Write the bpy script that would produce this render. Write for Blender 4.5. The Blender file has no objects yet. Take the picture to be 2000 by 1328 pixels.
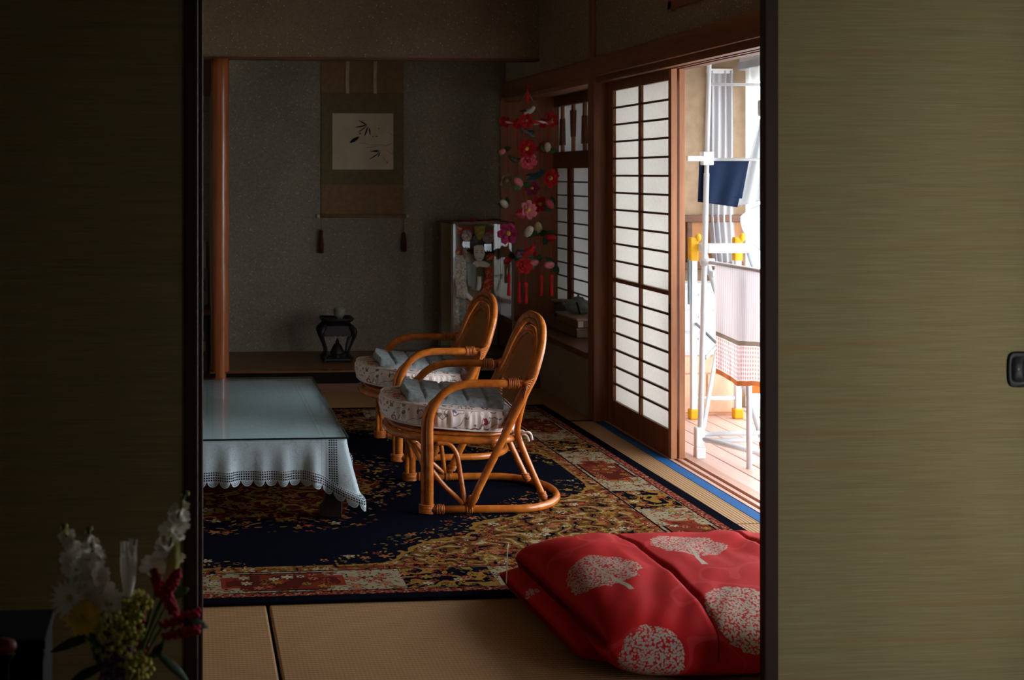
import bpy, math, random
from mathutils import Vector, Matrix, noise as mnoise
random.seed(7)
PI = math.pi
SC = bpy.context.scene
COL = SC.collection

# ------------------------------------------------------------------ camera
FPX = 2650.0
CAM_H = 1.29
YAW = math.atan(213 / FPX)
cam_data = bpy.data.cameras.new('camera')
cam_data.sensor_width = 36.0
cam_data.lens = 36.0 * FPX / 2000.0
cam_data.shift_x = (1000 - 583) / 2000.0
cam_data.shift_y = -(664 - 340) / 2000.0
cam_data.clip_start = 0.05
cam_data.dof.use_dof = True
cam_data.dof.focus_distance = 5.1
cam_data.dof.aperture_fstop = 6.3
cam = bpy.data.objects.new('camera', cam_data)
cam.location = (0, 0, CAM_H)
cam.rotation_euler = (PI / 2, 0, -YAW)
COL.objects.link(cam)
SC.camera = cam

# ------------------------------------------------------------------ sky, exposure
SC.view_settings.view_transform = 'Standard'
SC.view_settings.look = 'None'
SC.view_settings.gamma = 1.0
SC.view_settings.use_curve_mapping = False
SC.view_settings.exposure = 0.0
world = bpy.data.worlds.new('overcast_sky')
SC.world = world
world.use_nodes = True
_bg = world.node_tree.nodes['Background']
_bg.inputs['Color'].default_value = (0.93, 0.965, 1.0, 1)
_bg.inputs['Strength'].default_value = 10.5
SC.cycles.use_denoising = True
SC.cycles.max_bounces = 10
SC.cycles.diffuse_bounces = 6
SC.cycles.transparent_max_bounces = 24
SC.cycles.sample_clamp_indirect = 8.0

def portal(name, loc, sy, sz, rot):
    l = bpy.data.lights.new(name, 'AREA')
    l.shape = 'RECTANGLE'; l.size = sz; l.size_y = sy
    l.cycles.is_portal = True
    o = bpy.data.objects.new(name, l); o.location = loc; o.rotation_euler = rot
    COL.objects.link(o)
portal('veranda_window_portal', (3.15, 5.13, 0.95), 4.3, 1.86, (0, PI / 2, 0))
portal('near_window_portal', (3.15, -.75, 0.95), 4.5, 1.86, (0, PI / 2, 0))
portal('alcove_window_portal', (2.60, 8.0, 1.05), 1.9, 1.5, (0, PI / 2, 0))

# ------------------------------------------------------------------ helpers: colour, nodes
def lin(c):
    if isinstance(c, str):
        c = c.lstrip('#'); c = [int(c[i:i + 2], 16) / 255 for i in (0, 2, 4)]
        c = [x / 12.92 if x <= .04045 else ((x + .055) / 1.055) ** 2.4 for x in c]
    return (c[0], c[1], c[2], 1.0)

class S:
    def __init__(s, m, k): s.m = m; s.k = k
    def _o(s, op, a, b=None): return s.m.math(op, a, b)
    def __add__(s, o): return s._o('ADD', s, o)
    __radd__ = __add__
    def __sub__(s, o): return s._o('SUBTRACT', s, o)
    def __rsub__(s, o): return s._o('SUBTRACT', o, s)
    def __mul__(s, o): return s._o('MULTIPLY', s, o)
    __rmul__ = __mul__
    def __truediv__(s, o): return s._o('DIVIDE', s, o)
    def __rtruediv__(s, o): return s._o('DIVIDE', o, s)
    def __gt__(s, o): return s._o('GREATER_THAN', s, o)
    def __lt__(s, o): return s._o('LESS_THAN', s, o)
    def __pow__(s, o): return s._o('POWER', s, o)
    def __abs__(s): return s._o('ABSOLUTE', s)
    def cos(s): return s._o('COSINE', s)
    def sin(s): return s._o('SINE', s)
    def fract(s): return s._o('FRACT', s)
    def floor(s): return s._o('FLOOR', s)
    def sqrt(s): return s._o('SQRT', s)

class Mat:
    def __init__(s, name, rough=0.6, spec=0.4):
        s.mat = bpy.data.materials.new(name); s.mat.use_nodes = True
        s.nt = s.mat.node_tree; s.n = s.nt.nodes; s.l = s.nt.links
        s.b = s.n['Principled BSDF']; s.out = s.n['Material Output']
        s.b.inputs['Roughness'].default_value = rough
        s.b.inputs['Specular IOR Level'].default_value = spec
    def set(s, inp, v):
        if isinstance(v, S): s.l.new(v.k, inp)
        elif isinstance(v, (tuple, list)) and len(v) == 3 and inp.type == 'RGBA': inp.default_value = (*v, 1)
        else: inp.default_value = v
    def math(s, op, a, b=None, c=None):
        n = s.n.new('ShaderNodeMath'); n.operation = op
        s.set(n.inputs[0], a)
        if b is not None: s.set(n.inputs[1], b)
        if c is not None: s.set(n.inputs[2], c)
        return S(s, n.outputs[0])
    def coord(s, which='Object'):
        return S(s, s.n.new('ShaderNodeTexCoord').outputs[which])
    def sep(s, v):
        n = s.n.new('ShaderNodeSeparateXYZ'); s.set(n.inputs[0], v)
        return [S(s, n.outputs[i]) for i in range(3)]
    def comb(s, x, y, z=0.0):
        n = s.n.new('ShaderNodeCombineXYZ')
        for i, v in enumerate((x, y, z)): s.set(n.inputs[i], v)
        return S(s, n.outputs[0])
    def vmul(s, v, k):
        n = s.n.new('ShaderNodeVectorMath'); n.operation = 'MULTIPLY'
        s.set(n.inputs[0], v); n.inputs[1].default_value = k
        return S(s, n.outputs[0])
    def vsub(s, a, b):
        n = s.n.new('ShaderNodeVectorMath'); n.operation = 'SUBTRACT'
        s.set(n.inputs[0], a); s.set(n.inputs[1], b)
        return S(s, n.outputs[0])
    def noise(s, v, scale, detail=2.0, rough=.5):
        n = s.n.new('ShaderNodeTexNoise'); s.set(n.inputs['Vector'], v)
        n.inputs['Scale'].default_value = scale; n.inputs['Detail'].default_value = detail
        n.inputs['Roughness'].default_value = rough
        return S(s, n.outputs[0])
    def vor(s, v, scale=1.0, feature='F1', dim='3D', rnd=1.0):
        n = s.n.new('ShaderNodeTexVoronoi'); n.voronoi_dimensions = dim; n.feature = feature
        s.set(n.inputs['Vector'], v); n.inputs['Scale'].default_value = scale
        n.inputs['Randomness'].default_value = rnd
        return n
    def mix(s, f, a, b):
        n = s.n.new('ShaderNodeMix'); n.data_type = 'RGBA'
        s.set(n.inputs[0], f); s.set(n.inputs[6], a); s.set(n.inputs[7], b)
        return S(s, n.outputs[2])
    def smooth(s, x, a, b, lo=0.0, hi=1.0):
        n = s.n.new('ShaderNodeMapRange'); n.interpolation_type = 'SMOOTHSTEP'
        s.set(n.inputs[0], x); n.inputs[1].default_value = a; n.inputs[2].default_value = b
        n.inputs[3].default_value = lo; n.inputs[4].default_value = hi
        return S(s, n.outputs[0])
    def ramp(s, f, stops, const=False):
        n = s.n.new('ShaderNodeValToRGB'); s.set(n.inputs[0], f)
        cr = n.color_ramp
        if const: cr.interpolation = 'CONSTANT'
        while len(cr.elements) < len(stops): cr.elements.new(.5)
        for e, (p, c) in zip(cr.elements, stops): e.position = p; e.color = lin(c)
        return S(s, n.outputs[0])
    def color(s, c): s.set(s.b.inputs['Base Color'], c if isinstance(c, S) else lin(c)); return s
    def bump(s, h, strength=.5, dist=.002):
        n = s.n.new('ShaderNodeBump'); s.set(n.inputs['Height'], h)
        n.inputs['Strength'].default_value = strength; n.inputs['Distance'].default_value = dist
        s.l.new(n.outputs[0], s.b.inputs['Normal']); return s
    def shader(s, node_or_sock):
        s.l.new(node_or_sock, s.out.inputs['Surface']); return s

def plain(name, col, rough=.6, spec=.4, var=.12, vscale=8, bump=0, bscale=200, metal=0.0, sheen=0.0):
    m = Mat(name, rough, spec); p = m.coord()
    c = lin(col)
    n = m.noise(p, vscale, 3)
    lo = tuple(x * (1 - var) for x in c[:3]); hi = tuple(min(1, x * (1 + var)) for x in c[:3])
    m.color(m.mix(m.smooth(n, .3, .7), lin(lo), lin(hi)))
    if bump: m.bump(m.noise(p, bscale, 2), bump, .002)
    m.b.inputs['Metallic'].default_value = metal
    if sheen: m.b.inputs['Sheen Weight'].default_value = sheen
    return m.mat

def wood(name, c1, c2, axis='z', rough=.45, scale=1.0, spec=.4):
    m = Mat(name, rough, spec); p = m.coord()
    k = {'x': (1.2, 22, 22), 'y': (22, 1.2, 22), 'z': (22, 22, 1.2)}[axis]
    q = m.vmul(p, tuple(v * scale for v in k))
    n1 = m.noise(q, 1.0, 4, .6); n2 = m.noise(q, 5.0, 2, .5)
    f = m.smooth(n1 * .7 + n2 * .3, .32, .68)
    m.color(m.mix(f, lin(c1), lin(c2)))
    m.bump(n2, .15, .001)
    return m.mat

def plaster(name, c1, c2, sparkle=True):
    m = Mat(name, .9, .15); p = m.coord()
    n = m.noise(p, 90, 4, .7); g = m.noise(p, 2.0, 3)
    col = m.mix(m.smooth(n, .3, .7), lin(c1), lin(c2))
    col = m.mix(m.smooth(g, .3, .8) * .25, col, lin('#2a2018'))
    if sparkle:
        v = m.vor(p, 88.0); r = m.sep(S(m, v.outputs['Color']))[0]
        fl = (S(m, v.outputs['Distance']) < .22) * (r > .90)
        col = m.mix(fl * .85, col, lin('#e6e0d4'))
    m.color(col); m.bump(m.noise(p, 260, 3, .7), .6, .003)
    return m.mat

# ------------------------------------------------------------------ helpers: mesh
def V(*a): return Vector(a)
def smoothpath(pts, m=6, closed=False):
    P = [Vector(p) for p in pts]; n = len(P); out = []
    rng = range(n) if closed else range(n - 1)
    for i in rng:
        if closed: p0, p1, p2, p3 = P[(i - 1) % n], P[i], P[(i + 1) % n], P[(i + 2) % n]
        else: p0, p1, p2, p3 = P[max(i - 1, 0)], P[i], P[i + 1], P[min(i + 2, n - 1)]
        for k in range(m):
            t = k / m
            out.append(.5 * ((2 * p1) + (p2 - p0) * t + (2 * p0 - 5 * p1 + 4 * p2 - p3) * t * t + (3 * p1 - p0 - 3 * p2 + p3) * t ** 3))
    if not closed: out.append(P[-1])
    return out

class MB:
    def __init__(s): s.v = []; s.f = []; s.uv = {}
    def box(s, x0, y0, z0, x1, y1, z1):
        if x0 > x1: x0, x1 = x1, x0
        if y0 > y1: y0, y1 = y1, y0
        if z0 > z1: z0, z1 = z1, z0
        b = len(s.v)
        s.v += [(x0, y0, z0), (x1, y0, z0), (x1, y1, z0), (x0, y1, z0), (x0, y0, z1), (x1, y0, z1), (x1, y1, z1), (x0, y1, z1)]
        s.f += [tuple(b + i for i in q) for q in ((0, 3, 2, 1), (4, 5, 6, 7), (0, 1, 5, 4), (1, 2, 6, 5), (2, 3, 7, 6), (3, 0, 4, 7))]
        return s
    def tube(s, path, r, n=8, closed=False, flat=1.0):
        P = [Vector(p) for p in path]; N = len(P); b = len(s.v)
        T = []
        for i in range(N):
            if closed: t = P[(i + 1) % N] - P[i - 1]
            else: t = P[min(i + 1, N - 1)] - P[max(i - 1, 0)]
            T.append(t.normalized() if t.length > 1e-9 else Vector((0, 0, 1)))
        a = Vector((0, 0, 1)) if abs(T[0].z) < .9 else Vector((1, 0, 0))
        nrm = (a - T[0] * a.dot(T[0])).normalized()
        for i in range(N):
            nrm = nrm - T[i] * nrm.dot(T[i])
            nrm = nrm.normalized() if nrm.length > 1e-6 else T[i].orthogonal().normalized()
            bi = T[i].cross(nrm); rr = r[i] if isinstance(r, (list, tuple)) else r
            for k in range(n):
                an = 2 * PI * k / n
                s.v.append(tuple(P[i] + nrm * (math.cos(an) * rr) + bi * (math.sin(an) * rr * flat)))
        m = N if closed else N - 1
        for i in range(m):
            j = (i + 1) % N
            for k in range(n):
                k2 = (k + 1) % n
                s.f.append((b + i * n + k, b + i * n + k2, b + j * n + k2, b + j * n + k))
        if not closed:
            s.f.append(tuple(b + k for k in reversed(range(n))))
            s.f.append(tuple(b + (N - 1) * n + k for k in range(n)))
        return s
    def lathe(s, prof, n=20, c=(0, 0, 0), sx=1.0, sy=1.0):
        b = len(s.v)
        for r, z in prof:
            for k in range(n):
                an = 2 * PI * k / n
                s.v.append((c[0] + r * math.cos(an) * sx, c[1] + r * math.sin(an) * sy, c[2] + z))
        for i in range(len(prof) - 1):
            for k in range(n):
                k2 = (k + 1) % n
                s.f.append((b + i * n + k, b + i * n + k2, b + (i + 1) * n + k2, b + (i + 1) * n + k))
        s.f.append(tuple(b + k for k in reversed(range(n))))
        s.f.append(tuple(b + (len(prof) - 1) * n + k for k in range(n)))
        return s
    def ball(s, c, rx, ry=None, rz=None, n=10, m=6, rot=None):
        ry = rx if ry is None else ry; rz = rx if rz is None else rz
        b = len(s.v); c = Vector(c)
        def put(p): s.v.append(tuple(c + (rot @ p if rot else p)))
        put(Vector((0, 0, -rz)))
        for i in range(1, m):
            a = -PI / 2 + PI * i / m
            for k in range(n):
                t = 2 * PI * k / n
                put(Vector((rx * math.cos(a) * math.cos(t), ry * math.cos(a) * math.sin(t), rz * math.sin(a))))
        put(Vector((0, 0, rz))); last = len(s.v) - 1
        for k in range(n): s.f.append((b, b + 1 + (k + 1) % n, b + 1 + k))
        for i in range(m - 2):
            for k in range(n):
                k2 = (k + 1) % n; o = b + 1 + i * n
                s.f.append((o + k, o + k2, o + n + k2, o + n + k))
        o = b + 1 + (m - 2) * n
        for k in range(n): s.f.append((o + k, o + (k + 1) % n, last))
        return s
    def grid(s, fn, nu, nv, closed_u=False, uvfn=None):
        b = len(s.v); U = nu if closed_u else nu + 1
        for j in range(nv + 1):
            for i in range(U):
                p = fn(i / nu, j / nv); s.v.append(tuple(p))
                if uvfn: s.uv[len(s.v) - 1] = uvfn(i / nu, j / nv)
        for j in range(nv):
            for i in range(nu):
                i2 = (i + 1) % U
                s.f.append((b + j * U + i, b + j * U + i2, b + (j + 1) * U + i2, b + (j + 1) * U + i))
        return s
    def prism(s, poly, d0, d1, axis='y'):
        b = len(s.v); n = len(poly)
        def mk(p, d):
            return {'y': (p[0], d, p[1]), 'x': (d, p[0], p[1]), 'z': (p[0], p[1], d)}[axis]
        s.v += [mk(p, d0) for p in poly] + [mk(p, d1) for p in poly]
        s.f.append(tuple(b + i for i in range(n))); s.f.append(tuple(b + n + i for i in reversed(range(n))))
        for i in range(n):
            j = (i + 1) % n; s.f.append((b + i, b + n + i, b + n + j, b + j))
        return s

def wloc(o):
    p = Vector(o.location)
    while o.parent: o = o.parent; p = p + Vector(o.location)
    return p

def obj(name, mb, mat, parent=None, smooth=False, bevel=0.0, local=False, thick=0.0, subsurf=0):
    """one mesh object; coordinates are world ones unless local (then the parent's)"""
    vs = mb.v
    xs = [v[0] for v in vs]; ys = [v[1] for v in vs]; zs = [v[2] for v in vs]
    c = Vector(((min(xs) + max(xs)) / 2, (min(ys) + max(ys)) / 2, min(zs) if parent is None else (min(zs) + max(zs)) / 2))
    me = bpy.data.meshes.new(name)
    me.from_pydata([(v[0] - c.x, v[1] - c.y, v[2] - c.z) for v in vs], [], mb.f)
    if mb.uv:
        uvl = me.uv_layers.new(name='UVMap')
        for lp in me.loops: uvl.data[lp.index].uv = mb.uv.get(lp.vertex_index, (0, 0))
    if smooth:
        me.polygons.foreach_set('use_smooth', [True] * len(me.polygons))
    me.materials.append(mat); me.update()
    o = bpy.data.objects.new(name, me); COL.objects.link(o)
    if parent is not None:
        o.parent = parent
        o.location = c if local else c - wloc(parent)
    else:
        o.location = c
    if thick:
        md = o.modifiers.new('solid', 'SOLIDIFY'); md.thickness = thick; md.offset = 0
    if bevel:
        md = o.modifiers.new('bevel', 'BEVEL'); md.width = bevel; md.segments = 2; md.limit_method = 'ANGLE'
    if subsurf:
        md = o.modifiers.new('sub', 'SUBSURF'); md.levels = subsurf; md.render_levels = subsurf
    return o

def tag(o, label=None, cat=None, group=None, kind=None):
    if label: o['label'] = label
    if cat: o['category'] = cat
    if group: o['group'] = group
    if kind: o['kind'] = kind
    return o

def thing(name, loc, label, cat, group=None, rotz=0.0):
    o = bpy.data.objects.new(name, None); o.location = loc; o.rotation_euler = (0, 0, rotz)
    o.empty_display_size = .1
    COL.objects.link(o)
    return tag(o, label, cat, group)

def struct(name, mb, mat, label, parent=None, **k):
    o = obj(name, mb, mat, parent, **k)
    if parent is None: tag(o, label, name.split('_')[0], kind='structure')
    return o

def bx(*a): return MB().box(*a)

def inst(src, name, parent, loc):
    """another object on the same mesh, at a world place"""
    o = bpy.data.objects.new(name, src.data); COL.objects.link(o)
    o.parent = parent; o.location = Vector(loc) - wloc(parent)
    for md in src.modifiers:
        if md.type == 'BEVEL':
            n = o.modifiers.new('bevel', 'BEVEL'); n.width = md.width; n.segments = md.segments; n.limit_method = 'ANGLE'
    return o

# place of a pixel of the 2000x1328 frame on the plane y = Y, x = X or z = Z
_c, _s = math.cos(YAW), math.sin(YAW)
def _ray(px, py):
    a = (px - 583) / FPX; return (a * _c + _s, -a * _s + _c, -(py - 340) / FPX)
def atY(px, py, Y):
    d = _ray(px, py); t = Y / d[1]; return Vector((d[0] * t, Y, CAM_H + d[2] * t))
def atX(px, py, X):
    d = _ray(px, py); t = X / d[0]; return Vector((X, d[1] * t, CAM_H + d[2] * t))
def atZ(px, py, Z=0.0):
    d = _ray(px, py); t = (Z - CAM_H) / d[2]; return Vector((d[0] * t, d[1] * t, Z))

# ------------------------------------------------------------------ materials of the setting
W_POST = wood('dark_cedar', '#6b3f27', '#8c5735', 'z')
W_BEAM = wood('dark_cedar_beam', '#653a24', '#825031', 'y')
W_BEAMX = wood('dark_cedar_cross', '#50301e', '#6a4028', 'x')
W_DOOR = wood('shoji_cedar', '#6a3d22', '#8a5430', 'z')
W_DOOR_LIT = wood('shoji_cedar_lit', '#9a6340', '#b57a52', 'z')  # lit copy of the shoji cedar: brightness of the door ends put into colour
W_LATT = wood('shoji_lattice', '#5a3a22', '#6b4529', 'y')
W_BOARD = wood('alcove_board', '#8a5634', '#9d6640', 'z', scale=.6)
W_FLOOR = wood('veranda_board', '#d3aa9c', '#dfbbae', 'y', rough=.35)
W_SILL = wood('sill_cypress', '#b98874', '#caa08c', 'y', rough=.4)
W_BLACK = plain('black_lacquer', '#120d0b', .35, .5, .1)
W_TOKO = wood('alcove_floor_board', '#6a4629', '#7d5636', 'x', rough=.4)
M_PLASTER = plaster('sand_plaster', '#7f776a', '#979082')
M_PLASTER2 = plaster('brown_sand_plaster', '#7b6c5a', '#8f7f6c')
M_BEIGE = plain('beige_wallpaper', '#a08870', .9, .1, .12, 14, .3, 120)
M_CEIL = wood('ceiling_board', '#8d7050', '#a08260', 'y')
M_DARKWALL = plain('dim_wall', '#5a5148', .9, .1)
M_WHITE = plain('white_paint', '#e4e6e8', .35, .4, .03)

def tatami(name, along='x'):
    m = Mat(name, .75, .25); p = m.coord(); x, y, z = m.sep(p)
    a, b = (x, y) if along == 'x' else (y, x)
    rib = (b * (PI * 2 / .0145)).cos()
    n = m.noise(m.comb(a * 60, b * 400, 0.0), 1.0, 3, .6); g = m.noise(p, 1.5, 2)
    cell = (a * (PI * 2 / .011)).cos()
    f = m.smooth(rib * .18 + n * .7 + cell * .08, .1, .75)
    col = m.mix(f, lin('#82603f'), lin('#a98459'))
    col = m.mix(m.smooth(g, .3, .7) * .3, col, lin('#9a7a58'))
    m.color(col); m.bump(rib * .6 + n * .5, .5, .002)
    return m.mat
TAT_X, TAT_Y = tatami('tatami_rush', 'x'), tatami('tatami_rush_lengthwise', 'y')

def paper_mat(name, col, trans=.55):
    m = Mat(name); p = m.coord()
    n = m.noise(p, 60, 4, .7)
    c = m.mix(m.smooth(n, .3, .7) * .35, lin(col), lin([v * .82 for v in lin(col)[:3]]))
    d = m.n.new('ShaderNodeBsdfDiffuse'); t = m.n.new('ShaderNodeBsdfTranslucent'); mx = m.n.new('ShaderNodeMixShader')
    m.set(d.inputs[0], c); m.set(t.inputs[0], c); mx.inputs[0].default_value = trans
    m.l.new(d.outputs[0], mx.inputs[1]); m.l.new(t.outputs[0], mx.inputs[2])
    m.shader(mx.outputs[0]); return m.mat
PAPER = paper_mat('shoji_paper', '#f0eeea', .58)

def glass_mat(name, tint=(1, 1, 1), ior=1.45):
    m = Mat(name)
    t = m.n.new('ShaderNodeBsdfTransparent'); t.inputs[0].default_value = (*tint, 1)
    g = m.n.new('ShaderNodeBsdfGlossy'); g.inputs['Roughness'].default_value = .02
    f = m.n.new('ShaderNodeFresnel'); f.inputs[0].default_value = ior
    mx = m.n.new('ShaderNodeMixShader'); ge = m.n.new('ShaderNodeNewGeometry')
    fac = S(m, f.outputs[0]) * (1 - S(m, ge.outputs['Backfacing']))
    m.l.new(fac.k, mx.inputs[0]); m.l.new(t.outputs[0], mx.inputs[1]); m.l.new(g.outputs[0], mx.inputs[2])
    m.shader(mx.outputs[0]); return m.mat
GLASS = glass_mat('clear_glass', (.97, .98, .98))

# ------------------------------------------------------------------ floor
FZ = -.045
floor = struct('floor', bx(-2.5, -1.55, FZ - .06, 2.2, 8.04, FZ), plain('subfloor', '#2a2019', .9), 'brown rush tatami floor running through both rooms')
BLUE = plain('blue_border_cloth', '#13518a', .8, .2, .1, 40)
DARKCLOTH = plain('black_border_cloth', '#15110f', .85, .1)
mats_spec = [
    (-1.59, 3.225, .231, 4.10, 'x'), (.235, 3.225, 2.155, 4.10, 'x'),
    (1.26, 4.104, 2.155, 4.86, 'y'), (1.26, 4.864, 2.155, 6.95, 'y'),
    (.36, 4.104, 1.256, 6.95, 'y'), (-.54, 4.104, .356, 6.95, 'y'), (-1.59, 4.104, -.544, 6.95, 'y'),
    (-1.59, 6.958, .30, 8.015, 'x'), (.304, 6.958, 2.155, 8.015, 'x'),
    (-2.4, -1.4, .20, 3.10, 'x'), (.204, -1.4, 2.155, 3.10, 'x')]
for (x0, y0, x1, y1, ax) in mats_spec:
    g = .0025
    mt = obj('tatami_mat', bx(x0 + g, y0 + g, FZ, x1 - g, y1 - g, 0), TAT_X if ax == 'x' else TAT_Y, floor, bevel=.006)
    if x1 > 2.1 and y0 > 4.1 and y1 < 7:
        obj('border_cloth', bx(2.105, y0 + g, -.02, 2.156, y1 - g, .0015), BLUE, mt)
    if y0 > 6.9:
        obj('border_cloth', bx(x0 + g, 6.945, -.02, x1 - g, 6.968, .0012), DARKCLOTH, mt)

# sill with its two tracks, between tatami and veranda
sill = bx(2.15, 3.2, -.1, 2.30, 7.03, -.012)
for a, b in ((2.165, 2.183), (2.206, 2.226), (2.249, 2.30)): sill.box(a, 3.2, -.012, b, 6.92, 0)
struct('trim_1', sill, W_SILL, 'pale wooden sill with two sliding tracks beside the veranda')
struct('trim_2', bx(-1.6, 3.11, -.05, 2.1, 3.22, -.004), W_BEAMX, 'dark wooden floor track under the sliding papered doors')

# ------------------------------------------------------------------ veranda (engawa)
vf = struct('floor_veranda', bx(2.30, -3.4, -.09, 3.14, 7.3, -.045), plain('veranda_joists', '#3a2820', .9), 'pinkish wooden plank floor of the bright veranda')
pl = None
for i in range(8):
    x0 = 2.302 + i * .104
    if pl is None: pl = obj('plank', bx(x0, -3.4, -.045, x0 + .1, 7.3, -.008), W_FLOOR, vf, bevel=.003); px0 = wloc(pl)
    else: inst(pl, 'plank', vf, px0 + Vector((i * .104, 0, 0)))
we = struct('wall_veranda', bx(2.47, 7.30, -.05, 3.14, 7.40, 2.3), M_BEIGE, 'beige wall closing the far end of the veranda')
W_PAN = wood('wainscot', '#94602f', '#a96f3c', 'z')
p = obj('wainscot_panel', bx(2.47, 7.285, .80, 3.05, 7.30, 1.03), W_PAN, we)
obj('rail', bx(2.47, 7.265, 1.025, 3.05, 7.30, 1.065), W_BEAMX, p, bevel=.004)
obj('rail', bx(2.47, 7.265, .765, 3.05, 7.30, .805), W_BEAMX, p, bevel=.004)
obj('stile', bx(2.73, 7.27, .805, 2.76, 7.30, 1.025), W_BEAMX, p, bevel=.003)
struct('wall_side', bx(2.445, 7.03, -.1, 2.48, 7.40, 2.3), M_BEIGE, 'narrow beige return wall at the veranda end')
struct('ceiling_veranda', bx(2.2, -3.5, 2.0, 3.3, 7.4, 2.06), M_WHITE, 'white ceiling over the veranda')

# outer sliding glass doors
ALU = plain('white_aluminium', '#dfe3e6', .4, .5, .02)
def glazing(name, ya, n, wdt, label):
    og = thing(name, (3.07, ya - n * wdt / 2, 0), label, 'window'); tag(og, kind='structure')
    yb = ya - n * wdt
    obj('sill_rail', bx(3.03, yb, -.045, 3.14, ya, 0), ALU, og)
    obj('head_rail', bx(3.03, yb, 1.86, 3.14, ya, 2.0), ALU, og)
    for i in range(n):
        y0 = ya - i * wdt; y1 = y0 - wdt
        xo = 3.06 if i % 2 else 3.09
        sash = obj('sash_frame', bx(xo, y1, 0, xo + .028, y1 + .05, 1.86).box(xo, y0 - .05, 0, xo + .028, y0, 1.86).box(xo, y1, 0, xo + .028, y0, .07).box(xo, y1, 1.80, xo + .028, y0, 1.86), ALU, og)
        obj('pane', bx(xo + .011, y1 + .05, .07, xo + .017, y0 - .05, 1.80), GLASS, sash)
glazing('window_1', 7.28, 3, 1.43, 'tall white framed sliding glass doors along the bright veranda')
glazing('window_4', 1.50, 3, 1.50, 'tall glass doors at the near end of the veranda')
struct('wall_light_blocker', bx(3.03, 1.50, -.05, 3.14, 2.99, 2.0), M_WHITE, 'unseen solid wall added along the veranda to block light from the left doors')  # added out of view; blocks sky light from the left sliding doors
struct('wall_veranda_near', bx(2.2, -3.5, -.05, 3.14, -3.4, 2.0), M_BEIGE, 'near end wall of the veranda')
# outside: ground, then unseen slabs added to hold back sky light
struct('ground', bx(3.2, -12, -.6, 16, 20, -.5), plain('pale_gravel', '#a7a49c', .9, .1, .15, 3), 'pale ground outside the veranda')
struct('roof', bx(2.3, -3, 2.25, 3.75, 11, 2.4), plain('sky_blocker_board', '#7b6a58', .8), 'unseen wooden eave added over the veranda to limit sky light')  # unseen eave put in to limit sky light on the bay window
struct('wall_end_blocker', bx(2.52, 10.2, -.5, 3.1, 10.3, 1.2), plain('end_blocker_dark', '#4a4640', .9), 'dark unseen screen added outside the bay window to cut its light')  # added out of view to close off light from the far end
struct('wall_bay_blocker', bx(2.98, 7.41, -.5, 3.1, 10.2, 3.4), plain('bay_blocker_grey', '#565c63', .9), 'grey unseen screen added outside the alcove window to dim its paper')  # unseen slab added to darken the bay window paper

# ------------------------------------------------------------------ right wall of the tatami room
wr = struct('wall_right', bx(2.105, 5.75, 1.80, 2.20, 8.94, 2.5).box(2.105, 3.2, 2.32, 2.20, 5.75, 2.46).box(2.105, 3.2, 1.80, 2.20, 4.4, 2.32).box(2.105, 4.4, 1.80, 2.20, 5.75, 2.04), M_PLASTER2, 'dim plaster wall above the shoji doors')
tw = thing('window_2', (2.1, 5.07, 2.04), 'small high transom window with a wooden frame and paper pane', 'window'); tag(tw, kind='structure')
obj('frame', bx(2.085, 4.36, 2.005, 2.19, 5.79, 2.045).box(2.085, 4.36, 2.315, 2.19, 5.79, 2.355).box(2.085, 5.745, 2.0, 2.19, 5.79, 2.355).box(2.085, 4.36, 2.0, 2.19, 4.405, 2.355), W_BEAM, tw, bevel=.003)
obj('pane', bx(2.165, 4.4, 2.04, 2.168, 5.75, 2.32), PAPER, tw)
struct('trim_3', bx(2.083, 3.2, 1.795, 2.106, 8.93, 1.893), W_BEAM, 'long dark horizontal rail above the shoji doors', bevel=.003)
km = bx(2.112, 3.2, 1.782, 2.255, 6.92, 1.80)
for a, b in ((2.112, 2.150), (2.170, 2.186), (2.206, 2.255)): km.box(a, 3.2, 1.765, b, 6.92, 1.783)
struct('trim_4', km, W_BEAM, 'dark grooved lintel over the veranda opening')
struct('trim_5', bx(2.103, 7.03, 1.768, 2.222, 8.93, 1.80), wood('pale_lintel', '#8a5c3a', '#9b6a45', 'y'), 'wooden lintel over the alcove bay window')
struct('pillar_wall', bx(2.10, 6.925, 0, 2.222, 7.03, 1.80).box(2.096, 6.90, 1.893, 2.16, 7.0, 2.46), W_POST, 'square dark wooden post between shoji door and bay window', bevel=.003)
struct('wall_low', bx(2.105, 7.03, -.1, 2.46, 8.94, .316), M_PLASTER2, 'low plaster wall under the bay window ledge')
struct('trim_6', bx(2.088, 7.03, .314, 2.462, 8.93, .346), wood('ledge_board', '#5b321f', '#70422a', 'y', rough=.3), 'dark wooden ledge board of the bay window', bevel=.003)
struct('wall_bay', bx(2.07, 8.915, .12, 2.47, 8.935, 1.82), W_BOARD, 'reddish brown board at the far end of the bay')
struct('ceiling_bay', bx(2.18, 6.92, 1.80, 2.50, 8.95, 1.83), W_BEAM, 'wooden ceiling of the bay window')

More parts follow.
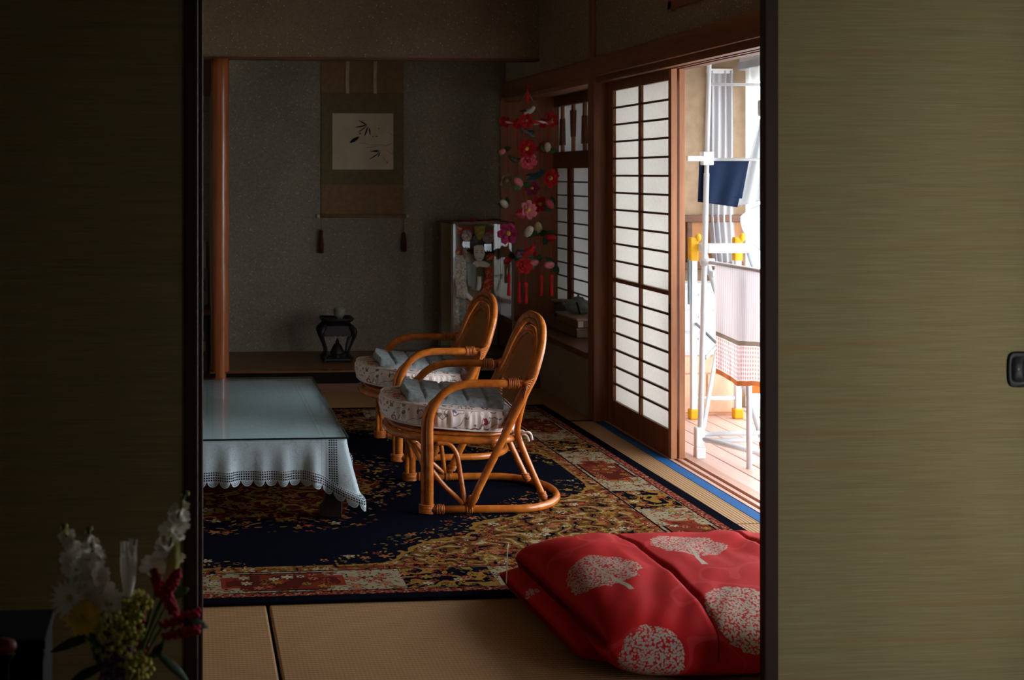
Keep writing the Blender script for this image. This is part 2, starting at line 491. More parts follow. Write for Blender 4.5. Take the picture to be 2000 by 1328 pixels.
# bay window: lower shoji sashes and the bar transom above
bw = thing('window_3', (2.46, 8.0, .346), 'dim papered lattice window above the bay ledge', 'window'); tag(bw, kind='structure')
obj('head_rail', bx(2.43, 7.03, 1.737, 2.48, 8.93, 1.80), W_BEAM, bw)
obj('middle_rail', bx(2.425, 7.03, 1.328, 2.48, 8.93, 1.437), W_BEAM, bw, bevel=.003)
obj('bottom_rail', bx(2.43, 7.03, .346, 2.48, 8.93, .445), W_BEAM, bw, bevel=.003)
cols = [(8.625, 8.925), (8.11, 8.53), (7.60, 8.02), (7.10, 7.52)]
edges = [8.945, 8.925, 8.625, 8.53, 8.11, 8.02, 7.60, 7.52, 7.10, 7.03]
for i in range(0, len(edges), 2):
    obj('stile', bx(2.44, edges[i + 1], .445, 2.468, edges[i], 1.328), W_DOOR, bw)
pitch = .0883
for (a, b) in cols:
    bar = None
    for k in range(1, 10):
        z = .445 + k * pitch
        if bar is None: bar = obj('lattice_bar', bx(2.446, a, z - .0045, 2.456, b, z + .0045), W_LATT, bw); b0 = wloc(bar)
        else: inst(bar, 'lattice_bar', bw, b0 + Vector((0, 0, (k - 1) * pitch)))
    pn = None
    for k in range(10):
        z = .445 + k * pitch
        if pn is None: pn = obj('paper_pane', bx(2.457, a, z, 2.458, b, z + pitch), PAPER, bw); b0 = wloc(pn)
        else: inst(pn, 'paper_pane', bw, b0 + Vector((0, 0, k * pitch)))
obj('rear_paper', bx(2.474, 8.60, .445, 2.4745, 8.93, 1.328), PAPER, bw)
tr = obj('transom_paper', bx(2.466, 7.03, 1.437, 2.467, 8.93, 1.737), PAPER, bw)
W_BARL = wood('pale_bar', '#a8744a', '#b9855a', 'z')
for i in range(7):
    yc = 8.78 - i * .252
    z0, z1 = (1.48, 1.655) if i % 2 == 0 else (1.53, 1.70)
    wa, wb = (.038, .024) if i % 2 == 0 else (.02, .036)
    bar = obj('transom_bar', bx(2.445, yc - .019, 1.437, 2.462, yc + .019, 1.737), W_BARL, bw)
    obj('sleeve', MB().prism([(yc - wa, z0), (yc + wa, z0), (yc + wb, z1), (yc - wb, z1)], 2.440, 2.464, 'x'), W_BEAM, bar)

# ------------------------------------------------------------------ shoji doors
def shoji(name, X, far, near, label, full=True):
    t = thing(name, (X + .014, (far + near) / 2, 0), label, 'door'); tag(t, kind='structure')
    T = .028
    k = near - 6.0
    obj('stile', bx(X, far - .085, 0, X + T, far, 1.772), W_DOOR, t, bevel=.002)
    obj('stile', bx(X, near, 0, X + T, near + .036, 1.772), W_DOOR_LIT, t, bevel=.002)
    y0, y1 = near + .036, far - .085
    obj('top_rail', bx(X, y0, 1.718, X + T, y1, 1.772), W_DOOR, t)
    obj('skirt_board', bx(X + .004, y0, 0, X + T - .004, y1, .125), W_DOOR, t)
    obj('middle_rail', bx(X - .001, y0, .738, X + T, y1, .758), W_DOOR, t, bevel=.002)
    ym = (y0 + y1) / 2
    obj('lattice_bar', bx(X + .004, ym - .017, .758, X + .02, ym + .017, 1.718), W_DOOR, t)
    obj('lattice_bar', bx(X + .004, ym - .012, .125, X + .02, ym + .012, .738), W_DOOR, t)
    up, lo = (1.718 - .758) / 11, (.738 - .125) / 7
    for (a, b) in ((y0, ym), (ym, y1)):
        for (base, pit, n) in ((.758, up, 11), (.125, lo, 7)):
            bar = pn = None
            for q in range(n):
                z = base + q * pit
                if q:
                    if bar is None: bar = obj('lattice_bar', bx(X + .006, a, z - .005, X + .016, b, z + .005), W_LATT, t); bb = wloc(bar)
                    else: inst(bar, 'lattice_bar', t, bb + Vector((0, 0, (q - 1) * pit)))
                if pn is None: pn = obj('paper_pane', bx(X + .018, a, z, X + .019, b, z + pit), PAPER, t); pb = wloc(pn)
                else: inst(pn, 'paper_pane', t, pb + Vector((0, 0, q * pit)))
    if full:
        obj('finger_pull', bx(X - .0015, near + .008, .63, X + .004, near + .028, .70), W_BLACK, t, bevel=.001)
    return t
shoji('door_1', 2.172, 6.92, 5.985, 'white papered lattice sliding door facing the tatami room')
# the second leaf parked behind the first: only its lit end shows
d2 = thing('door_2', (2.225, 6.4, 0), 'second sliding lattice door parked behind the front one', 'door'); tag(d2, kind='structure')
X = 2.212
obj('stile', bx(X, 5.99, 0, X + .028, 6.03, 1.772), W_DOOR_LIT, d2, bevel=.002)
obj('stile', bx(X, 6.84, 0, X + .028, 6.92, 1.772), W_DOOR, d2, bevel=.002)
obj('rail', bx(X, 6.03, 1.718, X + .028, 6.84, 1.772).box(X, 6.03, 0, X + .028, 6.84, .125), W_DOOR, d2)

# ------------------------------------------------------------------ tokonoma alcove
struct('wall_back', bx(.10, 8.932, -.1, 2.5, 9.03, 2.5), M_PLASTER, 'sparkling grey sand plaster wall at the back of the alcove')
struct('wall_lintel', bx(-1.6, 8.05, 1.985, 2.105, 8.13, 2.46), M_PLASTER2, 'brown plaster wall hanging above the alcove')
struct('trim_7', bx(-1.6, 8.044, 1.972, 2.105, 8.136, 1.986), W_BEAMX, 'thin dark edge board under the hanging alcove wall')
struct('floor_alcove', bx(.12, 8.06, -.11, 2.2, 8.94, .11).box(.12, 8.09, .10, 2.105, 8.94, .12), W_TOKO, 'raised brown floor of the alcove')
struct('trim_8', bx(.12, 8.03, .045, 2.105, 8.10, .112), plain('matte_black_lacquer', '#0d0908', .7, .1), 'black lacquered front beam of the alcove')
struct('trim_9', bx(.12, 8.025, .112, 2.105, 8.104, .121), wood('alcove_nosing', '#6b4128', '#7d4f32', 'x', rough=.25), 'thin brown nosing on the alcove edge')
struct('trim_10', bx(.12, 8.02, 0, 2.105, 8.10, .045), W_BEAMX, 'brown wooden strip at the foot of the alcove')
lp = MB()
rr = [.050 + .0012 * math.sin(i * .7) + .0006 * math.sin(i * 2.3) for i in range(41)]
lp.tube([V(.185, 8.07, i * 1.974 / 40) for i in range(41)], rr, 24)
m = Mat('polished_log', .22, .5); pc = m.coord(); q = m.vmul(pc, (16, 16, .9))
nn = m.noise(q, 1.0, 4, .6); kn = m.noise(pc, 3.0, 2)
col = m.mix(m.smooth(nn, .3, .7), lin('#8a4826'), lin('#b56c42'))
m.color(m.mix(m.smooth(kn, .55, .75) * .4, col, lin('#5a2c18'))); m.bump(nn, .2, .002)
struct('pillar_log', lp, m.mat, 'polished reddish brown round log pillar at the alcove corner', smooth=True)
# side alcove with shelves, left of the log pillar
struct('wall_side_alcove', bx(-1.6, 8.75, 0, .15, 8.85, 2.46), M_PLASTER, 'dim plaster wall of the shelf alcove')
struct('wall_partition', bx(.13, 8.12, 0, .15, 8.932, 1.98), M_PLASTER, 'narrow wall between the shelf alcove and the scroll alcove')
struct('floor_shelf_alcove', bx(-1.7, 8.0, -.1, .12, 8.85, .06), W_TOKO, 'dark floor of the shelf alcove')
struct('wall_cupboard', bx(-1.6, 8.2, 1.79, .13, 8.75, 1.985), W_BEAMX, 'dark cupboard front high in the shelf alcove')

# ------------------------------------------------------------------ unseen sides of the rooms
struct('wall_left', bx(-1.7, 3.2, 0, -1.6, 8.85, 2.46), plain('pale_left_plaster', '#c4b8a2', .9, .1), 'dim left wall of the tatami room')
struct('ceiling', bx(-2.5, -1.55, 2.46, 2.5, 9.03, 2.52), M_CEIL, 'dark boarded ceiling')
struct('wall_front_left', bx(-2.5, -1.5, 0, -2.4, 3.2, 2.46), M_DARKWALL, 'left wall of the near room')
struct('wall_front', bx(-2.5, -1.55, 0, 2.2, -1.45, 2.46), M_DARKWALL, 'wall behind the camera')
struct('wall_divider', bx(-2.5, 3.12, 1.80, 2.105, 3.22, 2.46).box(-2.4, 3.12, 0, -1.38, 3.22, 1.8), M_DARKWALL, 'wall above the sliding papered doors')
struct('trim_11', bx(-1.6, 3.11, 1.765, 2.105, 3.23, 1.80), W_BEAMX, 'lintel track of the sliding papered doors')
OPN = (1.83, 3.05)
struct('wall_front_right', bx(2.105, -3.5, 0, 2.2, OPN[0], 2.46).box(2.105, OPN[1], 0, 2.2, 3.2, 2.46).box(2.105, OPN[0], 1.9, 2.2, OPN[1], 2.46).box(2.105, OPN[0], 0, 2.2, OPN[1], .02), M_DARKWALL, 'right wall of the near room with a veranda opening')

# ------------------------------------------------------------------ papered sliding doors (fusuma)
def fusuma_cloth():
    m = Mat('ramie_cloth', .8, .2); p = m.coord(); x, y, z = m.sep(p)
    n1 = m.noise(m.comb(x * 6, 0.0, z * 420), 1.0, 3, .6)
    n2 = m.noise(m.comb(x * .7, 0.0, z * 38), 1.0, 4, .65)
    n3 = m.noise(m.comb(x * 400, 0.0, z * 30), 1.0, 2)
    f = m.smooth(n1 * .55 + n2 * .45, .33, .67)
    col = m.mix(f, lin('#7a6f4b'), lin('#8f8560'))
    col = m.mix(m.smooth(n2, .48, .66) * .6, col, lin('#7f6540'))
    m.color(col); m.bump(n1 * .7 + n3 * .3, .35, .001)
    return m.mat
M_FUS = fusuma_cloth()
M_FFRAME = plain('dark_lacquer_frame', '#33211a', .6, .2, .1)
M_IRON = plain('black_iron', '#0d0c0c', .45, .5, .2, metal=.3)
def fusuma(name, x0, x1, y, label, pull_x=None, st=.036):
    t = thing(name, ((x0 + x1) / 2, y + .015, 0), label, 'door'); tag(t, kind='structure')
    for a, b in ((x0, x0 + st), (x1 - st, x1)):
        obj('stile', bx(a, y, 0, b, y + .03, 1.775), M_FFRAME, t, bevel=.004)
    obj('rail', bx(x0 + st, y, 0, x1 - st, y + .03, .03), M_FFRAME, t)
    obj('rail', bx(x0 + st, y, 1.745, x1 - st, y + .03, 1.775), M_FFRAME, t)
    obj('cloth_panel', bx(x0 + st, y + .005, .03, x1 - st, y + .025, 1.745), M_FUS, t)
    if pull_x:
        def rr_(hx, hz, zz, n=28):
            pts = []
            for k in range(n):
                a = 2 * PI * k / n; ca, sa = math.cos(a), math.sin(a)
                pts.append((pull_x + hx * math.copysign(abs(ca) ** .5, ca), .812 + hz * math.copysign(abs(sa) ** .5, sa), zz))
            return pts
        rings = [(.031, .044, .001), (.031, .044, -.002), (.029, .042, -.005), (.022, .034, -.005), (.0195, .029, -.004), (.018, .026, -.0005), (.002, .004, -.0003)]
        mb = MB(); n = 28
        for (hx, hz, dd) in rings: mb.v += [(q[0], y + .005 + dd, q[1]) for q in rr_(hx, hz, 0)]
        for i in range(len(rings) - 1):
            for k in range(n): mb.f.append((i * n + k, i * n + (k + 1) % n, (i + 1) * n + (k + 1) % n, (i + 1) * n + k))
        obj('pull', mb, M_IRON, t, smooth=True)
    return t
FY = 3.165
e = lambda px: atY(px, 500, FY).x
fusuma('door_3', e(1493), e(1493) + .715, FY, 'olive gold cloth sliding door with a black recessed pull', pull_x=e(1992))
fusuma('door_4', e(387) - .715, e(387), FY, 'dark shaded cloth sliding door behind the bouquet', st=.033)
fusuma('door_5', e(397) - .715, e(397), FY + .04, 'sliding papered door edge showing behind the shaded one')
fusuma('door_6', -1.40, -.665, FY, 'sliding papered door closing the far left of the opening')

# ------------------------------------------------------------------ carpet
def rug_mat():
    m = Mat('woven_carpet', .95, .1); p = m.coord(); x, y, z = m.sep(p)
    hx, hy = 1.712, 1.662
    ax, ay = abs(x), abs(y)
    dx, dy = hx - ax, hy - ay
    d = m.math('MINIMUM', dx, dy)
    side = dx < dy                       # 1 on the left/right borders
    sc = side * y + (1 - side) * x       # runs along the border
    NAVY, CREAM, RUST, GOLD, BROWN, PINK, OLIVE = [lin(c) for c in ('#0e1019', '#a19478', '#7e3426', '#8a682f', '#55301d', '#965643', '#5f562d')]
    def cells(vec, k):
        q = m.vmul(vec, (k, k, 0)); v = m.vor(q, 1.0, dim='2D')
        loc = m.vsub(q, S(m, v.outputs['Position'])); lx, ly, _ = m.sep(loc)
        r = (lx * lx + ly * ly).sqrt(); th = m.math('ARCTAN2', ly, lx)
        rc = m.sep(S(m, v.outputs['Color']))
        return lx, ly, r, th, rc
    def flowers(vec, k, col, outline, size=.40, petals=6, keep=.0):
        lx, ly, r, th, rc = cells(vec, k)
        rad = size * (.72 + .28 * (th * petals + rc[0] * 6.28).cos()) * (.75 + .4 * rc[1])
        on = rc[2] > keep
        body = (r < rad) * on
        core = (r < .11) * on
        ring = (r < rad * 1.22) * on
        pc = m.ramp(rc[0], [(0, '#863a28'), (.3, '#a3604a'), (.5, '#b0a486'), (.68, '#93702f'), (.85, '#74482a')], True)
        o = m.mix(ring, col, outline); o = m.mix(body, o, pc); o = m.mix(core, o, m.mix(rc[1] > .5, NAVY, GOLD))
        return o
    def leaves(vec, k, col, ca, cb, keep=.35):
        lx, ly, r, th, rc = cells(vec, k)
        a = rc[0] * 6.28
        u = lx * a.cos() + ly * a.sin(); w = ly * a.cos() - lx * a.sin()
        e = u * u * 9.0 + w * w * 60.0 + w * u * 6.0
        return m.mix((e < 1.0) * (rc[2] > keep), col, m.mix(rc[1] > .5, ca, cb))
    P2 = m.comb(x, y, 0.0)
    def shift(a, b): return m.comb(x + a, y + b, 0.0)
    wob = m.noise(P2, 7.0, 2) - .5
    wob2 = m.noise(P2, 22.0, 2) - .5
    # field: navy, with sprays near the corner ornaments
    q = ax / 1.66 + ay / 1.57 + wob * .10 + wob2 * .05
    scal = ((ax - ay) * 11.0).cos() * .02
    q = q + scal
    field = m.mix(m.noise(P2, 300, 2) * .5, NAVY, lin('#151827'))
    near = m.smooth(q, .80, .98)
    spray = flowers(P2, 15.0, leaves(shift(.3, .1), 30.0, field, GOLD, OLIVE, .25), NAVY, .30, 5, .45)
    field = m.mix((near > m.noise(P2, 9.0, 2)) * (q > .82), field, spray)
    # corner ornament: gold ground, scrolls, flowers
    n = m.noise(P2, 5.5, 2)
    scroll = abs((n * 7.0).fract() - .5)
    corner = m.mix(scroll < .17, lin('#5f4020'), GOLD)
    corner = m.mix(scroll < .045, corner, CREAM)
    corner = m.mix((scroll > .40), corner, NAVY)
    corner = leaves(shift(.7, .2), 34.0, corner, RUST, OLIVE, .2)
    corner = flowers(shift(.15, .33), 13.0, corner, NAVY, .40, 6, .35)
    corner = flowers(shift(.55, .13), 25.0, corner, BROWN, .34, 5, .45)
    edge = (q > 1.0) * (q < 1.018)
    field = m.mix(q > 1.0, field, corner); field = m.mix(edge, field, GOLD)
    # central medallion
    ang = m.math('ARCTAN2', y, x)
    md = ((ax / .62) ** 2.0 + (ay / .92) ** 2.0).sqrt() + (ang * 8.0).cos() * .05 + wob * .15 + wob2 * .12
    med = m.mix(abs((m.noise(P2, 6.0, 2) * 6.0).fract() - .5) < .14, lin('#4f1c18'), GOLD)
    med = leaves(shift(.2, .6), 24.0, med, RUST, OLIVE, .2)
    med = flowers(shift(.45, .05), 11.0, med, NAVY, .4, 6, .3)
    medo = leaves(shift(.9, .4), 22.0, flowers(shift(.3, .7), 14.0, field, NAVY, .32, 5, .35), GOLD, BROWN, .15)
    field = m.mix(md < 1.0, field, medo); field = m.mix(md < .78, field, med)
    # main border, cream with cartouches
    bc = flowers(shift(.05, .4), 20.0, leaves(shift(.8, .1), 38.0, CREAM if False else m.mix(m.noise(P2, 60, 2), CREAM, lin('#857a62')), lin('#33402f'), RUST, .05), NAVY, .42, 5, .25)
    cart = abs((sc * .95 + .5).fract() - .5)           # repeat along the border
    depth = abs(d - .195)
    inside = (cart < .17) * (depth < .075 - (cart > .13) * .035)
    ring = (cart < .185) * (depth < .09 - (cart > .125) * .035)
    cin = flowers(shift(.6, .6), 22.0, m.mix(wob > 0.0, lin('#6d2e20'), lin('#52211a')), NAVY, .45, 6, .2)
    bc = m.mix(ring, bc, m.mix(depth > .08, RUST, NAVY)); bc = m.mix(inside, bc, cin)
    gold = (cart > .36)
    bc = m.mix(gold * (depth < .10), bc, flowers(shift(.33, .9), 20.0, leaves(shift(.1, .1), 32.0, m.mix(scroll < .2, NAVY, GOLD), RUST, OLIVE, .2), NAVY, .42, 6, .3))
    # guard bands
    zig = abs((sc * 30.0).fract() - .5)
    band = m.mix((d > .345) * (zig > .2), m.mix((zig > .3) * .6, corner, RUST), GOLD)
    mot = m.noise(P2, 85.0, 2)
    oband = m.mix(mot > .56, m.mix(mot > .42, NAVY, RUST), m.mix(zig > .28, PINK, CREAM))
    col = m.mix(d < .36, field, band)
    col = m.mix(d < .305, col, NAVY); col = m.mix(d < .297, col, bc)
    col = m.mix(d < .092, col, NAVY); col = m.mix(d < .086, col, oband)
    col = m.mix(d < .052, col, NAVY)
    fuzz = m.noise(P2, 420, 2)
    col = m.mix(m.smooth(fuzz, .25, .8) * .5, col, lin('#100c10'))
    m.color(col); m.bump(fuzz, .6, .004)
    m.b.inputs['Specular IOR Level'].default_value = 0.0
    return m.mat
rg = obj('carpet', MB().box(-1.712, -1.662, 0, 1.712, 1.662, .011), rug_mat(), bevel=.004)
rg.location = (.272, 5.712, .001); rg.rotation_euler = (0, 0, .014)
tag(rg, 'large navy carpet with floral borders and a central medallion', 'carpet')

# ------------------------------------------------------------------ low table, cloth, glass
M_ROSE = plain('dark_rosewood', '#1d120d', .35, .5, .2, 20)
RT = .0125
tx0, tx1, ty0, ty1 = -.36, .578, 4.985, 6.47
tb = thing('low_table', ((tx0 + tx1) / 2, (ty0 + ty1) / 2, RT), 'low dark wooden table under the lace cloth', 'table')
obj('tabletop', bx(tx0 + .005, ty0 + .005, .268, tx1 - .005, ty1 - .005, .306), M_ROSE, tb, bevel=.006)
obj('apron', bx(tx0 + .06, ty0 + .04, .22, tx1 - .06, ty0 + .065, .268), M_ROSE, tb)
obj('apron', bx(tx0 + .06, ty1 - .065, .22, tx1 - .06, ty1 - .04, .268), M_ROSE, tb)
for sx in (1, -1):
    for sy in (1, -1):
        cx = tx1 - .012 if sx > 0 else tx0 + .012
        cy = ty0 + .03 if sy > 0 else ty1 - .03
        # block foot, shaft and a curved bracket running inwards
        prof = [(0, RT), (-.072, RT), (-.085, RT + .012), (-.082, RT + .035), (-.062, RT + .055), (-.055, .16), (-.065, .20), (-.105, .225), (-.125, .27), (0, .27)]
        obj('leg', MB().prism([(cx + sx * a, b) for a, b in prof], cy, cy + sy * .055), M_ROSE, tb, bevel=.004)

def cloth_mat(name, lace=False):
    m = Mat(name, .85, .2); p = m.coord(); x, y, z = m.sep(p)
    wv = m.noise(p, 420, 2); fold = m.noise(p, 9, 3)
    col = m.mix(m.smooth(wv, .3, .7), lin('#9cabb4'), lin('#b3c1c9'))
    if not lace:
        # drawn-thread embroidery
        e1 = abs((m.noise(p, 14.0, 2) * 5.0).fract() - .5)
        area = m.noise(p, 2.6, 2)
        col = m.mix((e1 < .05) * m.smooth(area, .5, .62) * .22, col, lin('#6e6350'))
        yy = abs(y) if False else y
        ln = abs((x * 60.0).fract() - .5)
        col = m.mix((ln < .12) * (x > .36) * (x < .40) * .4, col, lin('#7d7464'))
        m.color(col); m.bump(fold * .8 + wv * .18 + m.noise(p, 26, 3) * .4, .55, .008)
        # open lace strip let into the front drop near the corner
        op_ = (x > .400) * (x < .434) * (y < -.735) * (abs((x / .0085).fract() - .5) < .3) * (abs((z / .0085).fract() - .5) < .3)
        t = m.n.new('ShaderNodeBsdfTransparent'); mx = m.n.new('ShaderNodeMixShader')
        m.l.new(op_.k, mx.inputs[0]); m.l.new(m.b.outputs[0], mx.inputs[1]); m.l.new(t.outputs[0], mx.inputs[2])
        m.shader(mx.outputs[0])
        return m.mat
    u, v, _ = m.sep(m.coord('UV'))
    # filet grid: u, v are metres along / down the trim
    g = .0088
    hu = abs((u / g).fract() - .5); hv = abs((v / g).fract() - .5)
    hole = (hu < .33) * (hv < .33) * (v < .036) * (v > .003)
    sc_ = abs((u / .046).fract() - .5) * .046          # scallops
    cut = (v > .036) * ((sc_ * sc_ * 1.2 + (v - .034) * (v - .034)).sqrt() > .0235)
    hr = abs((((sc_ * sc_ + (v - .036) * (v - .036)).sqrt()) / .006).fract() - .5)
    pin = (v > .04) * (hr < .12)
    al = m.math('MAXIMUM', hole, m.math('MAXIMUM', cut, pin))
    m.color(col); m.bump(wv, .5, .003)
    t = m.n.new('ShaderNodeBsdfTransparent'); mx = m.n.new('ShaderNodeMixShader')
    m.l.new(al.k, mx.inputs[0]); m.l.new(m.b.outputs[0], mx.inputs[1]); m.l.new(t.outputs[0], mx.inputs[2])
    m.shader(mx.outputs[0]); return m.mat
M_LINEN, M_LACE = cloth_mat('pale_linen'), cloth_mat('crochet_lace', True)

tcx, tcy = (tx0 + tx1) / 2, (ty0 + ty1) / 2
hw, hd, cr = (tx1 - tx0) / 2, (ty1 - ty0) / 2, .02
def outline(n_side=60, n_corner=14):
    """points, outward normals, arc length and closeness to the corner of the rounded table edge"""
    out = []
    segs = [(-hw + cr, -hd, hw - cr, -hd, 0, -1), (hw, -hd + cr, hw, hd - cr, 1, 0), (hw - cr, hd, -hw + cr, hd, 0, 1), (-hw, hd - cr, -hw, -hd + cr, -1, 0)]
    cs = [(hw - cr, -hd + cr, -PI / 2), (hw - cr, hd - cr, 0), (-hw + cr, hd - cr, PI / 2), (-hw + cr, -hd + cr, PI)]
    for k in range(4):
        x0, y0, x1, y1, nx, ny = segs[k]
        for i in range(n_side):
            t = i / n_side; out.append((x0 + (x1 - x0) * t, y0 + (y1 - y0) * t, nx, ny))
        cx, cy, a0 = cs[k]
        for i in range(n_corner):
            a = a0 + PI / 2 * i / n_corner
            out.append((cx + cr * math.cos(a), cy + cr * math.sin(a), math.cos(a), math.sin(a)))
    return out
OL = outline(); NO = len(OL)
def cdist(x, y): return math.hypot(hw - abs(x), hd - abs(y))
def skirt(i, t):
    """t 0 at the table edge, 1 at the hem of the linen, >1 into the lace"""
    x, y, nx, ny = OL[i % NO]; c = cdist(x, y)
    k = math.exp(-(c / .075) ** 2)
    drop = .108 + .088 * k
    dg = Vector((math.copysign(1, x), math.copysign(1, y), 0)).normalized()
    nrm = (Vector((nx, ny, 0)) * (1 - k) + dg * k).normalized()
    s = (x + y) * 1.0 if abs(nx) < .5 else (y - x)
    fold = .014 * math.sin(s * 34 + 1.3) + .012 * math.sin(s * 61 + .4) + .008 * math.sin(s * 13)
    side = .030 * math.exp(-((c - .085) / .035) ** 2)
    flare = (.010 + fold * (1 - k * .6) + .060 * k - side) * min(t, 1.35) ** 1.2
    flare = max(flare, .003 * t)
    z = .311 - drop * t
    if t <= 1: zz = z
    else: zz = .311 - drop - (t - 1) * .055 * 1.0
    b = Vector((tcx + x, tcy + y, 0)) + nrm * (.004 + flare)
    return Vector((b.x, b.y, max(zz, RT + .002)))
arc = [0.0]
for i in range(NO): arc.append(arc[-1] + (skirt(i + 1, 1.0) - skirt(i, 1.0)).length)
cl = MB()
for j in range(13):
    t = j / 12
    for i in range(NO): cl.v.append(tuple(skirt(i, t)))
for j in range(12):
    for i in range(NO): cl.f.append((j * NO + i, j * NO + (i + 1) % NO, (j + 1) * NO + (i + 1) % NO, (j + 1) * NO + i))
cl.f.append(tuple(reversed(range(NO))))
cloth = obj('tablecloth', cl, M_LINEN, smooth=True)
tag(cloth, 'pale blue white embroidered linen tablecloth with scalloped lace hem', 'tablecloth')
lc = MB(); NL = 7
arcn = arc[-1]
for j in range(NL + 1):
    for i in range(NO + 1):
        lc.v.append(tuple(skirt(i, 1 + j / NL * 1.08))); lc.uv[len(lc.v) - 1] = (arc[i], j / NL * .058)
for j in range(NL):
    for i in range(NO):
        a = j * (NO + 1) + i; lc.f.append((a, a + 1, a + NO + 2, a + NO + 1))
lt = obj('lace_trim', lc, M_LACE, cloth, smooth=True); lt['label'] = 'crocheted lace hem with scallops'
# sheet of glass lying on the cloth
gm = glass_mat('table_glass', (.93, .97, .96), 1.5)
gl = obj('glass_sheet', bx(tx0 - .008, ty0 - .008, .3135, tx1 + .008, ty1 + .008, .3195), gm)
tag(gl, 'clear glass sheet lying on the tablecloth', 'glass')
obj('polished_edge', bx(tx0 - .0085, ty0 - .0095, .3133, tx1 + .009, ty0 - .0082, .3197).box(tx1 + .0082, ty0 - .0095, .3133, tx1 + .0095, ty1 + .008, .3197), plain('dark_glass_edge', '#0c1a1a', .2, .5), gl)['label'] = 'dark green polished glass edge'

# ------------------------------------------------------------------ rattan armchairs
def rattan_mat():
    m = Mat('varnished_rattan', .22, .55); p = m.coord()
    n = m.noise(p, 30, 3); g = m.noise(m.vmul(p, (30, 30, 200)), 1.0, 2)
    col = m.mix(m.smooth(n, .3, .7), lin('#a8581c'), lin('#c9752e'))
    m.color(m.mix(g * .3, col, lin('#7a3a10'))); m.bump(g, .08, .001)
    return m.mat
M_RAT = rattan_mat()
M_BIND = plain('rattan_binding', '#a85a20', .35, .5, .25, 60)
def cane_mat():
    m = Mat('woven_cane', .5, .4); u, v, _ = m.sep(m.coord('UV'))
    g = .0075
    fu, fv = (u / g).fract(), (v / g).fract()
    hu, hv = abs(fu - .5), abs(fv - .5)
    par = m.math('MODULO', (u / g).floor() + (v / g).floor(), 2.0)
    n = m.noise(m.coord(), 200, 2)
    col = m.mix(par, lin('#a8662a'), lin('#d8984c')); col = m.mix(n * .4, col, lin('#54290c'))
    hole = (hu > .36) * (hv > .36)
    m.color(col); m.bump(m.math('SINE', u / g * 6.28) * m.math('SINE', v / g * 6.28), .8, .003)
    t = m.n.new('ShaderNodeBsdfTransparent'); mx = m.n.new('ShaderNodeMixShader')
    m.l.new(hole.k, mx.inputs[0]); m.l.new(m.b.outputs[0], mx.inputs[1]); m.l.new(t.outputs[0], mx.inputs[2])
    m.shader(mx.outputs[0]); return m.mat
M_CANE = cane_mat()

